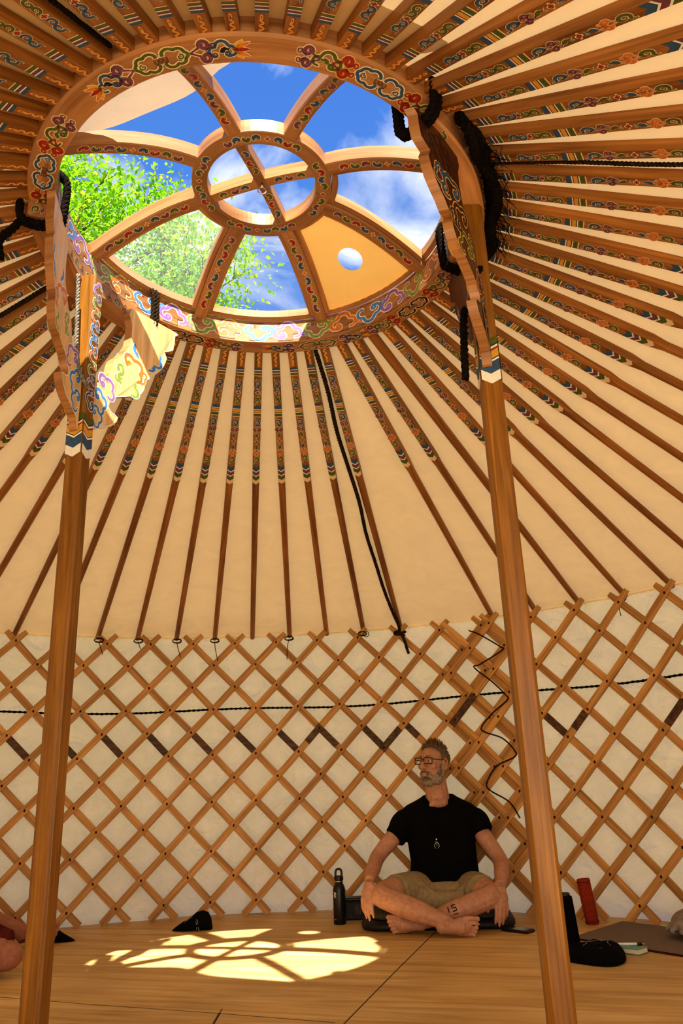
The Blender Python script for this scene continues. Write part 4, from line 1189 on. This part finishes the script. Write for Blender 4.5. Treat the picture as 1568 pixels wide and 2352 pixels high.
# lashing that joins the two lattice sections
def jp(i, z, dr=0): return onwall(.1348+.0933*i, R-.044-dr, z)
rope('lattice_lashing', 'brown cord zigzagging down the seam where the lattice sections overlap', [jp(5.75, 1.46), jp(6.0, 1.43), jp(6.45, 1.35), jp(6.5, 1.33), jp(5.95, 1.265), jp(5.8, 1.25), jp(6.2, 1.16), jp(6.45, 1.09), jp(6.5, 1.06), jp(6.15, 1.0), jp(5.85, .93), jp(5.9, .9), jp(6.3, .86), jp(6.55, .79), jp(6.5, .76), jp(6.1, .72), jp(5.85, .64), jp(5.9, .6), jp(6.3, .54), jp(6.5, .46)], .0042, 'rope_brown', 'cord')
# little leather ties at the pole feet
tie_txt = ['left of the left carved post']+[ORD[i]+' to the right of the left carved post' for i in range(1, 9)]
n_t = 0
for k in (-3, -2, -1, 0, 2, 4, 9):
    mb = MB(); a = footang(k); c = onwall(a, R-.012, 1.505); T_ = V((cos(a), -sin(a), 0)); rn = random.Random(k+20)
    P_ = [c+T_*(.026*cos(t))+V((0, 0, .012*sin(t)+.004))-V((sin(a), cos(a), 0))*(.012*cos(t*.5)) for t in [i*.7 for i in range(19)]]
    tube(mb, catmull(P_, 2), .0028, 'rope_brown', 5)
    l = rn.uniform(.03, .13); sx = rn.uniform(-.03, .03)
    if k == 4: P_ = [c+T_*(.028+.016*cos(t))+V((0, 0, -.004+.016*sin(t)))-V((sin(a), cos(a), 0))*.02 for t in [i*.45 for i in range(15)]]
    else: P_ = [c+V((0, 0, -.002)), c+T_*sx*.4+V((0, 0, -l*.4))-V((sin(a), cos(a), 0))*.018, c+T_*(sx+.01*sin(9*l))+V((0, 0, -l))-V((sin(a), cos(a), 0))*.016]
    tube(mb, catmull(P_, 5), .0022, 'rope_brown', 5)
    where = {-3: 'first fork right of the left post, end hanging down', -2: 'second fork right of the left post', -1: 'third fork right of the left post', 0: 'fourth fork right of the left post, end curling left', 2: 'sixth fork right of the left post', 4: 'eighth fork right of the left post, end in a loop', 9: 'lattice fork at the far right, long end dangling'}[k]
    tag(mb.build('cord_tie'), 'dark cord tie at the '+where, 'cord', 'cord ties at the pole feet')

# ------------------------------------------------------------------ things on the floor
def bottle(name, label, loc, s, logo):
    t = thing(name, label, 'bottle', loc)
    mb = MB(); r = .0315*s
    lathe(mb, [(0, 0), (r-.002, 0), (r, .003), (r, .155*s), (r-.003*s, .168*s), (r*.78, .178*s), (r*.64, .184*s), (r*.64, .192*s)], 'black_plastic', 32)
    if logo:
        def cyl(u, v, h): a = logo+u/r; return V(((r+h)*cos(a), (r+h)*sin(a), v))
        o = Orn(); st = .0036
        def line(x0, z0, x1, z1, w=.0038): o.stroke([(x0+(x1-x0)*i/6, z0+(z1-z0)*i/6) for i in range(7)], w, 'paint_white', 0)
        # pale letter R, read bottom-up as on the bottle's side
        line(-.004, .122, -.004, .146); o.stroke([(-.004+.0095*sin(t_), .1395+.0065*cos(t_)) for t_ in [pi*i/10 for i in range(11)]], .0036, 'paint_white', 0); line(-.001, .133, .006, .122)
        line(-.006, .024, .004, .0225, .0022)
        o.emit(mb, cyl, .0004, .0002)
    mb.build('flask', t)
    mb = MB(); lathe(mb, [(r*.68, .191*s), (r*.68, .198*s)], 'steel', 28); mb.build('steel_collar', t)
    cp = MB(); lathe(cp, [(r*.7, .198*s), (r*.74, .2*s), (r*.74, .216*s), (r*.66, .22*s), (0, .22*s)], 'black_plastic', 28); cap = cp.build('cap', t)
    mb = MB(); hl = [V((-r*.5, 0, .217*s)), V((-r*.5, 0, .235*s)), V((-r*.36, 0, .248*s)), V((0, 0, .252*s)), V((r*.36, 0, .248*s)), V((r*.5, 0, .235*s)), V((r*.5, 0, .217*s))]
    tube(mb, catmull(hl, 4), .0055*s, 'black_plastic', 8); mb.build('carry_loop', cap)
    return t
bottle('water_bottle', 'matte black flask with steel collar and loop cap, left of the seated man', (.856, 2.165, 0), 1.0, radians(216))
# tall black carry tube with flat cap near the right post
t = thing('carry_case', 'tall black case leaning slightly, just right of the right post', 'case', (1.603, 1.135, 0))
mb = MB(); rings = []
for z, k in ((0, .95), (.006, 1), (.1, 1.0), (.19, .97), (.2, .9)):
    rings.append([V((-.014*z/.2+.026*k*cos(2*pi*j/24), .022*k*sin(2*pi*j/24), z)) for j in range(24)])
loft(mb, rings, 'black_fabric'); mb.build('case_body', t)
mb = MB(); lathe(mb, [(.018, 0), (.0195, .002), (.0195, .012), (.016, .014), (0, .014)], 'black_plastic', 20, (-.017, 0, .199)); mb.build('lid', t)
# rust-red roller
t = thing('roller', 'rust-red fabric roller standing upright against the lattice on the right', 'roller', (1.955, 1.64, 0))
t.rotation_euler = (radians(-2), radians(-5.5), 0)
mb = MB(); lathe(mb, [(0, .0), (.028, .0), (.031, .003), (.031, .19), (.029, .194), (.024, .195), (.022, .188), (0, .187)], 'rust_fabric', 32); mb.build('roller_body', t)
for z_ in (.012, .182): mb = MB(); tube(mb, [V((.0315*cos(a), .0315*sin(a), z_)) for a in [2*pi*i/32 for i in range(32)]], .0012, 'knot_dark', 5, closed=True); mb.build('seam', t)
# grey felt mat
mb = MB(); A_, B_, D_ = V((1.70, 1.36, 0)), V((2.10, 1.62, 0)), V((1.915, .885, 0)); E_ = B_+(D_-A_)
def matp(u, v): p = A_+(B_-A_)*u+(D_-A_)*v; return p
nu, nv = 14, 24; vs = []; fs = []
for z in (0.0015, .006):
    for i in range(nu+1):
        for j in range(nv+1):
            p = matp(i/nu, j/nv*1.35); vs.append((p.x+.003*sin(j*1.3), p.y+.003*sin(i*1.7), z+.0008*sin(i*2+j)))
W = nv+1; Q_ = (nu+1)*W
for i in range(nu):
    for j in range(nv):
        fs.append((i*W+j, i*W+j+1, (i+1)*W+j+1, (i+1)*W+j)); fs.append((Q_+i*W+j, Q_+(i+1)*W+j, Q_+(i+1)*W+j+1, Q_+i*W+j+1))
bd = [i*W for i in range(nu+1)]+[nu*W+j for j in range(1, W)]+[i*W+nv for i in range(nu-1, -1, -1)]+[j for j in range(nv-1, 0, -1)]
for a, b in zip(bd, bd[1:]+bd[:1]): fs.append((a, b, Q_+b, Q_+a))
mb.add(vs, fs, 'felt_grey', False)
mt = mb.build('floor_mat'); tag(mt, 'flat grey felt mat on the floor at the right edge', 'mat')
mb = MB(); tube(mb, [matp(0, j/20*1.35)+V((0, 0, .0035)) for j in range(21)], .0042, 'knot_dark', 6); tube(mb, [matp(i/14, 0)+V((0, 0, .0035)) for i in range(15)], .003, 'felt_grey', 6); mb.build('binding', mt)
# bunched fleece at the right edge
mb = MB(); rn = random.Random(4)
for i in range(11):
    p = V((2.165+rn.uniform(-.05, .09), 1.135+rn.uniform(-.13, .07), .035+rn.uniform(0, .035))); ell(mb, p, (.07, .06, .035+rn.uniform(0, .02)), 'fleece', Matrix.Rotation(rn.uniform(0, 3), 3, 'Z'))
for i in range(6):
    a = rn.uniform(0, 6); p = V((2.165, 1.135, .055)); limb(mb, [p+V((.12*cos(a), .12*sin(a), -.02)), p+V((.05*cos(a+.6), .05*sin(a+.6), .03)), p+V((.13*cos(a+1.5),   .11*sin(a+1.5), -.02))], [.012, .02, .012], 'fleece', 10)
fo = remesh(mb.build('blanket'), .008, 4); tag(fo, 'crumpled pale grey fleece blanket at the right edge of the floor', 'blanket')
# black drawstring pouch with outline emblem, right of the right post
t = thing('pouch', 'flat black pouch with a pale outline emblem, lying beside the right post', 'pouch', (1.612, .975, 0))
mb = MB(); rings = []
outl = [(-.125, -.02), (-.045, -.135), (.03, -.125), (.085, -.06), (.14, .06), (.11, .12), (.04, .15), (-.06, .12), (-.12, .05)]
oc = catmull([(x, y, 0) for x, y in outl], 4, True)
for z, k in ((.001, .95), (.006, 1), (.018, .97), (.034, .84), (.046, .6), (.05, .3)):
    rings.append([V((p.x*k, p.y*k, z*(1+.12*sin(i*.9)*(z > .03))+(.012*max(0, 1-((p.x-.03)**2+(p.y-.03)**2)/.01) if z > .03 else 0))) for i, p in enumerate(oc)])
loft(mb, rings, 'black_fabric'); pb = mb.build('pouch_body', t)
mb = MB()
em = catmull([(-.055, -.03, 0), (-.06, .0, 0), (-.045, .02, 0), (-.05, .035, 0), (-.03, .035, 0), (.0, .05, 0), (.035, .06, 0), (.03, .03, 0), (.04, .0, 0), (.025, -.03, 0), (-.01, -.035, 0), (-.035, -.045, 0)], 4, True)
# laid on the camera-facing top of the pouch
fw_ = V((-.47, -.88, 0)).normalized(); rt_ = V((.88, -.47, 0)).normalized()
def pm(x, y, h=0): return rt_*(x*1.0+.012)+fw_*(.022-y*.62)+V((0, 0, .0585+y*.1-.55*abs(x-.0)*.14-max(0, .022-y*.62)*.22+h))
tube(mb, [pm(p.x, p.y) for p in em], .0011, 'rope_grey', 5, closed=True)
for st in ([(-.04, -.02), (-.03, -.028), (-.02, -.02)], [(-.02, .0), (0, .012), (.015, .0), (.0, -.01)], [(.005, .03), (.02, .04)], [(-.03, .012), (-.015, .022), (-.005, .015)]): tube(mb, [pm(x, y) for x, y in st], .0009, 'rope_brown', 4)
mb.build('emblem', t)
# small notebook with a pen lying on it
nb_ = thing('notebook', 'small teal notebook with pale pages, lying right of the black pouch', 'notebook', (1.785, 1.025, 0), radians(-62))
mb = MB(); bx(mb, (0, 0, .0115), (.098, .066, .015), 'paper'); mb.build('pages', nb_)
mb = MB(); bx(mb, (0, 0, .0025), (.104, .072, .003), 'teal_cover', None, .002); bx(mb, (0, 0, .0205), (.104, .072, .003), 'teal_cover', None, .002); bx(mb, (-.0515, 0, .0115), (.003, .072, .02), 'teal_cover'); mb.build('cover', nb_)
pn_ = thing('pen', 'white pen with a dark grip lying on the teal notebook', 'pen', (1.782, 1.04, .0275), radians(-22))
mb = MB(); tube(mb, [V((-.06, 0, 0)), V((.035, 0, 0))], .005, 'pen_body', 12); mb.build('barrel', pn_)
mb = MB(); tube(mb, [V((.035, 0, 0)), V((.052, 0, 0))], .0054, 'black_plastic', 12); mb.build('grip', pn_)
mb = MB(); tube(mb, [V((.052, 0, 0)), V((.06, 0, 0)), V((.07, 0, 0))], [.003, .0022, .0008], 'gold_metal', 10); mb.build('tip', pn_)
# phone on the floor
t = thing('phone', 'black phone lying flat on the floor right of the seated man', 'phone', (1.568, 1.612, 0), radians(-58))
mb = MB(); bx(mb, (0, 0, .0065), (.142, .072, .011), 'black_plastic', None, .008); mb.build('phone_body', t)
mb = MB(); bx(mb, (0, 0, .0124), (.126, .062, .0012), 'screen_glass', None, .005); mb.build('screen', t)
# cushion the man sits on
t = thing('floor_cushion', 'low olive cushion with black base under the seated man', 'cushion', (1.33, 2.03, 0), radians(-17.75))
def pad(x0, x1, y0, y1, z0, z1, mat, name, par, rr=.05):
    mb = MB(); rings = []
    for z, ins in ((z0, .012), (z0+(z1-z0)*.25, 0), (z0+(z1-z0)*.7, 0), (z1, .02), (z1+.004, .08)):
        ring = []
        for (cx_, cy_, a0) in ((x1-rr, y1-rr, 0), (x0+rr, y1-rr, 90), (x0+rr, y0+rr, 180), (x1-rr, y0+rr, 270)):
            for a in range(0, 91, 15):
                th_ = radians(a0+a); ring.append(V((cx_+(rr-ins)*cos(th_), cy_+(rr-ins)*sin(th_), z)))
        rings.append(ring)
    loft(mb, rings, mat); return mb.build(name, par)
pad(-.37, .36, -.27, .13, .001, .04, 'dark_leather', 'base', t, .1)
pad(-.33, .33, -.235, .12, .04, .078, 'olive_cloth', 'pad', t, .1)
# dark decorated box behind the bottle
t = thing('box', 'small dark box with faint patterned sides, between the flask and the seated man', 'box', (.975, 2.262, 0), radians(-14))
mb = MB(); bx(mb, (0, 0, .045), (.16, .07, .088), 'dark_leather', None, .006)
o = Orn(); o.put(m_endless('hair_grey'), .0, .05, .035, .035)
for i in range(7): o.put(m_quatre('hair_grey', 'dark_leather'), -.06+i*.02, .012, .009, .009)
o.emit(mb, lambda u, v, h: V((u, -.035-h, v))); mb.build('box_body', t)
mb = MB(); bx(mb, (0, 0, .097), (.166, .076, .016), 'black_plastic', None, .006); mb.build('lid', t)
# black cloth pouch near the wall at left
def sack(name, label, loc, rz, s, peak, cord):
    t = thing(name, label, 'pouch', loc, rz)
    mb = MB(); prof = [(-.105, .004, .012), (-.085, .018, .03), (-.05, .034, .05), (-.015, .055, .058), (.02, .078, .055), (.05, .08, .05), (.075, .074, .045), (.09, .05, .035), (.097, .02, .02)]
    rings = []
    for x, h, w in prof:
        ring = []
        for j in range(16):
            a = 2*pi*j/16; zz = h*.5+h*.5*sin(a); yy = w*cos(a)*(1.15 if sin(a) < -.2 else .8)
            ring.append(V((x*s, yy*s, max(.001, zz*s*(peak if sin(a) > 0 else 1)+.004*sin(a*3+x*60)*s*(zz > .02)))))
        rings.append(ring)
    loft(mb, rings, 'black_fabric'); mb.build('pouch_body', t)
    if cord:
        mb = MB(); tube(mb, catmull([V((-.045, -.022, .03)), V((-.02, -.022, .053)), V((.012, -.03, .062)), V((.03, -.042, .046)), V((.036, -.05, .018)), V((.045, -.056, .004))], 5), .0022, 'rope_grey', 6)
        tube(mb, catmull([V((-.04, -.03, .026)), V((-.015, -.032, .045)), V((.012, -.036, .05)), V((.026, -.046, .036)), V((.03, -.056, .006))], 5), .0018, 'rope_grey', 6); mb.build('drawstring', t)
sack('drawstring_pouch', 'black drawstring pouch lying on the floor by the back wall', (.135, 2.315, 0), radians(-14), .98, 1.08, True)
sack('drawstring_pouch', 'plain black cloth pouch by the bare toes behind the left post', (-.50, 2.28, 0), radians(165), .75, .95, False)

# ------------------------------------------------------------------ tree beyond the roof
t = thing('tree', 'leafy green tree seen through the left panes of the roof crown', 'tree', (-1.65, 6.3, -.2))
mb = MB(); rn = random.Random(11); tips = []
def branch(p, d, l, r, dep):
    e = p+d*l; mid = p.lerp(e, .5)+V((rn.uniform(-.06, .06), rn.uniform(-.06, .06), 0))*l
    tube(mb, catmull([p, mid, e], 3), smooth_r([r, r*.8, r*.6], 3), 'bark', 6)
    if dep <= 2: tips.append(e); tips.append(mid)
    if dep == 0: return
    for i in range(3 if dep > 1 else 2):
        a = rn.uniform(0, 2*pi); nd = (d+V((cos(a), sin(a), rn.uniform(-.3, .5)))*.75).normalized(); branch(e, nd, l*rn.uniform(.6, .78), r*.55, dep-1)
tube(mb, [V((0, 0, 0)), V((.06, -.03, 2)), V((.02, .03, 4.2)), V((.1, 0, 6.2))], [.17, .14, .10, .06], 'bark', 8)
for i in range(9):
    a = 2*pi*i/9; branch(V((.04, 0, 3.4+.28*i)), V((cos(a*2.3)*.75, sin(a*2.3)*.7-.05, .55)).normalized(), 1.35-.05*i, .06, 4)
branch(V((.1, 0, 6.0)), V((.05, -.05, 1)).normalized(), 1.1, .05, 4)
mb.build('trunk', t)
lf = MB()
for i in range(60000):
    b_ = rn.choice(tips); p = b_+V((rn.gauss(0, .2), rn.gauss(0, .2), rn.gauss(0, .16)))
    s = rn.uniform(.022, .042); a, c_ = rn.uniform(0, 6.3), rn.uniform(-1.1, 1.1)
    u = V((cos(a)*cos(c_), sin(a)*cos(c_), sin(c_))); v = u.cross(V((rn.uniform(-1, 1), rn.uniform(-1, 1), 1))).normalized()
    lf.add([p-u*s, p+v*s*.5, p+u*s*1.1, p-v*s*.5], [(0, 1, 2, 3)], 'leaf' if rn.random() < .86 else 'leaf_yellow')
lf.build('foliage', t)
SKYOFF = (0.37, 0.9, 0); SKYSTR = 1.0; SUN = 16.0; EXPO = -0.13; FILLW = 27; LOOK = 'Medium High Contrast'
# ------------------------------------------------------------------ sky, sun, camera
w = bpy.data.worlds.new('sky'); bpy.context.scene.world = w; w.use_nodes = True
nt = w.node_tree; N = nt.nodes; L = nt.links
bg = N['Background']
tc = N.new('ShaderNodeTexCoord'); sp = N.new('ShaderNodeSeparateXYZ'); L.new(tc.outputs['Generated'], sp.inputs[0])
mz = N.new('ShaderNodeMath'); mz.operation = 'MAXIMUM'; mz.inputs[1].default_value = .15; L.new(sp.outputs['Z'], mz.inputs[0])
dv = N.new('ShaderNodeVectorMath'); dv.operation = 'DIVIDE'; cb = N.new('ShaderNodeCombineXYZ')
for i in range(3): L.new(mz.outputs[0], cb.inputs[i])
L.new(tc.outputs['Generated'], dv.inputs[0]); L.new(cb.outputs[0], dv.inputs[1])
mp = N.new('ShaderNodeMapping'); mp.inputs['Location'].default_value = SKYOFF; mp.inputs['Scale'].default_value = (1, 1, 0); L.new(dv.outputs[0], mp.inputs['Vector'])
nz = N.new('ShaderNodeTexNoise'); nz.inputs['Scale'].default_value = 2.6; nz.inputs['Detail'].default_value = 7; nz.inputs['Roughness'].default_value = .55; nz.inputs['Distortion'].default_value = .4; L.new(mp.outputs[0], nz.inputs['Vector'])
cr = N.new('ShaderNodeValToRGB'); cr.color_ramp.elements[0].position = .49; cr.color_ramp.elements[1].position = .66; cr.color_ramp.elements[0].color = (0, 0, 0, 1); cr.color_ramp.elements[1].color = (1, 1, 1, 1)
el = N.new('ShaderNodeMapRange'); el.inputs['From Min'].default_value = .45; el.inputs['From Max'].default_value = .85; el.inputs['To Min'].default_value = .13; el.inputs['To Max'].default_value = -.05; L.new(sp.outputs['Z'], el.inputs['Value'])
sm = N.new('ShaderNodeMath'); sm.operation = 'ADD'; L.new(nz.outputs['Fac'], sm.inputs[0]); L.new(el.outputs[0], sm.inputs[1]); L.new(sm.outputs[0], cr.inputs['Fac'])
gr = N.new('ShaderNodeValToRGB'); gr.color_ramp.elements[0].position = 0; gr.color_ramp.elements[0].color = (.22, .46, .88, 1); gr.color_ramp.elements[1].position = .95; gr.color_ramp.elements[1].color = (.055, .2, .72, 1)
L.new(sp.outputs['Z'], gr.inputs['Fac'])
mx = N.new('ShaderNodeMixRGB'); L.new(cr.outputs['Color'], mx.inputs['Fac']); L.new(gr.outputs['Color'], mx.inputs['Color1']); mx.inputs['Color2'].default_value = (1.15, 1.17, 1.2, 1)
L.new(mx.outputs[0], bg.inputs['Color']); bg.inputs['Strength'].default_value = SKYSTR

sd = bpy.data.lights.new('sun', 'SUN'); sd.energy = SUN; sd.angle = radians(.6); sd.color = (1, .93, .8)
so = bpy.data.objects.new('sun', sd); C.objects.link(so)
so.rotation_euler = V((.23-.302, -.025-1.735, 2.565)).to_track_quat('Z', 'Y').to_euler(); so.location = (0, -6, 9)

ad = bpy.data.lights.new('fill_light', 'AREA'); ad.shape = 'RECTANGLE'; ad.size = 1.5; ad.size_y = 1.25; ad.energy = FILLW; ad.color = (1, .96, .9)  # added fill lamp in the unseen doorway, brightens the interior
ao = bpy.data.objects.new('fill_light', ad); C.objects.link(ao); ao.location = (0, -2.72, .72); ao.rotation_euler = (radians(93), 0, 0)
cd = bpy.data.cameras.new('camera'); cam = bpy.data.objects.new('camera', cd); C.objects.link(cam)
cd.sensor_fit = 'VERTICAL'; cd.sensor_height = 36; cd.lens = 36*1793.84/2352; cd.clip_start = .02; cd.clip_end = 200
yaw, pitch, roll = .2173, .3316, -.0398
F_ = V((sin(yaw)*cos(pitch), cos(yaw)*cos(pitch), sin(pitch))); R_ = V((cos(yaw), -sin(yaw), 0)); U_ = R_.cross(F_)
R2 = R_*cos(roll)+U_*sin(roll); U2 = -R_*sin(roll)+U_*cos(roll)
m = Matrix((R2, U2, -F_)).transposed().to_4x4(); m.translation = (0, -2.1239, .6757)
cam.matrix_world = m
sc = bpy.context.scene; sc.camera = cam
sc.view_settings.view_transform = 'Standard'; sc.view_settings.look = LOOK; sc.view_settings.exposure = EXPO; sc.view_settings.gamma = 1
cy = sc.cycles; cy.max_bounces = 8; cy.diffuse_bounces = 6; cy.glossy_bounces = 3; cy.transmission_bounces = 4; cy.transparent_max_bounces = 12
cy.sample_clamp_indirect = 6; cy.caustics_reflective = False; cy.caustics_refractive = False; cy.use_denoising = True
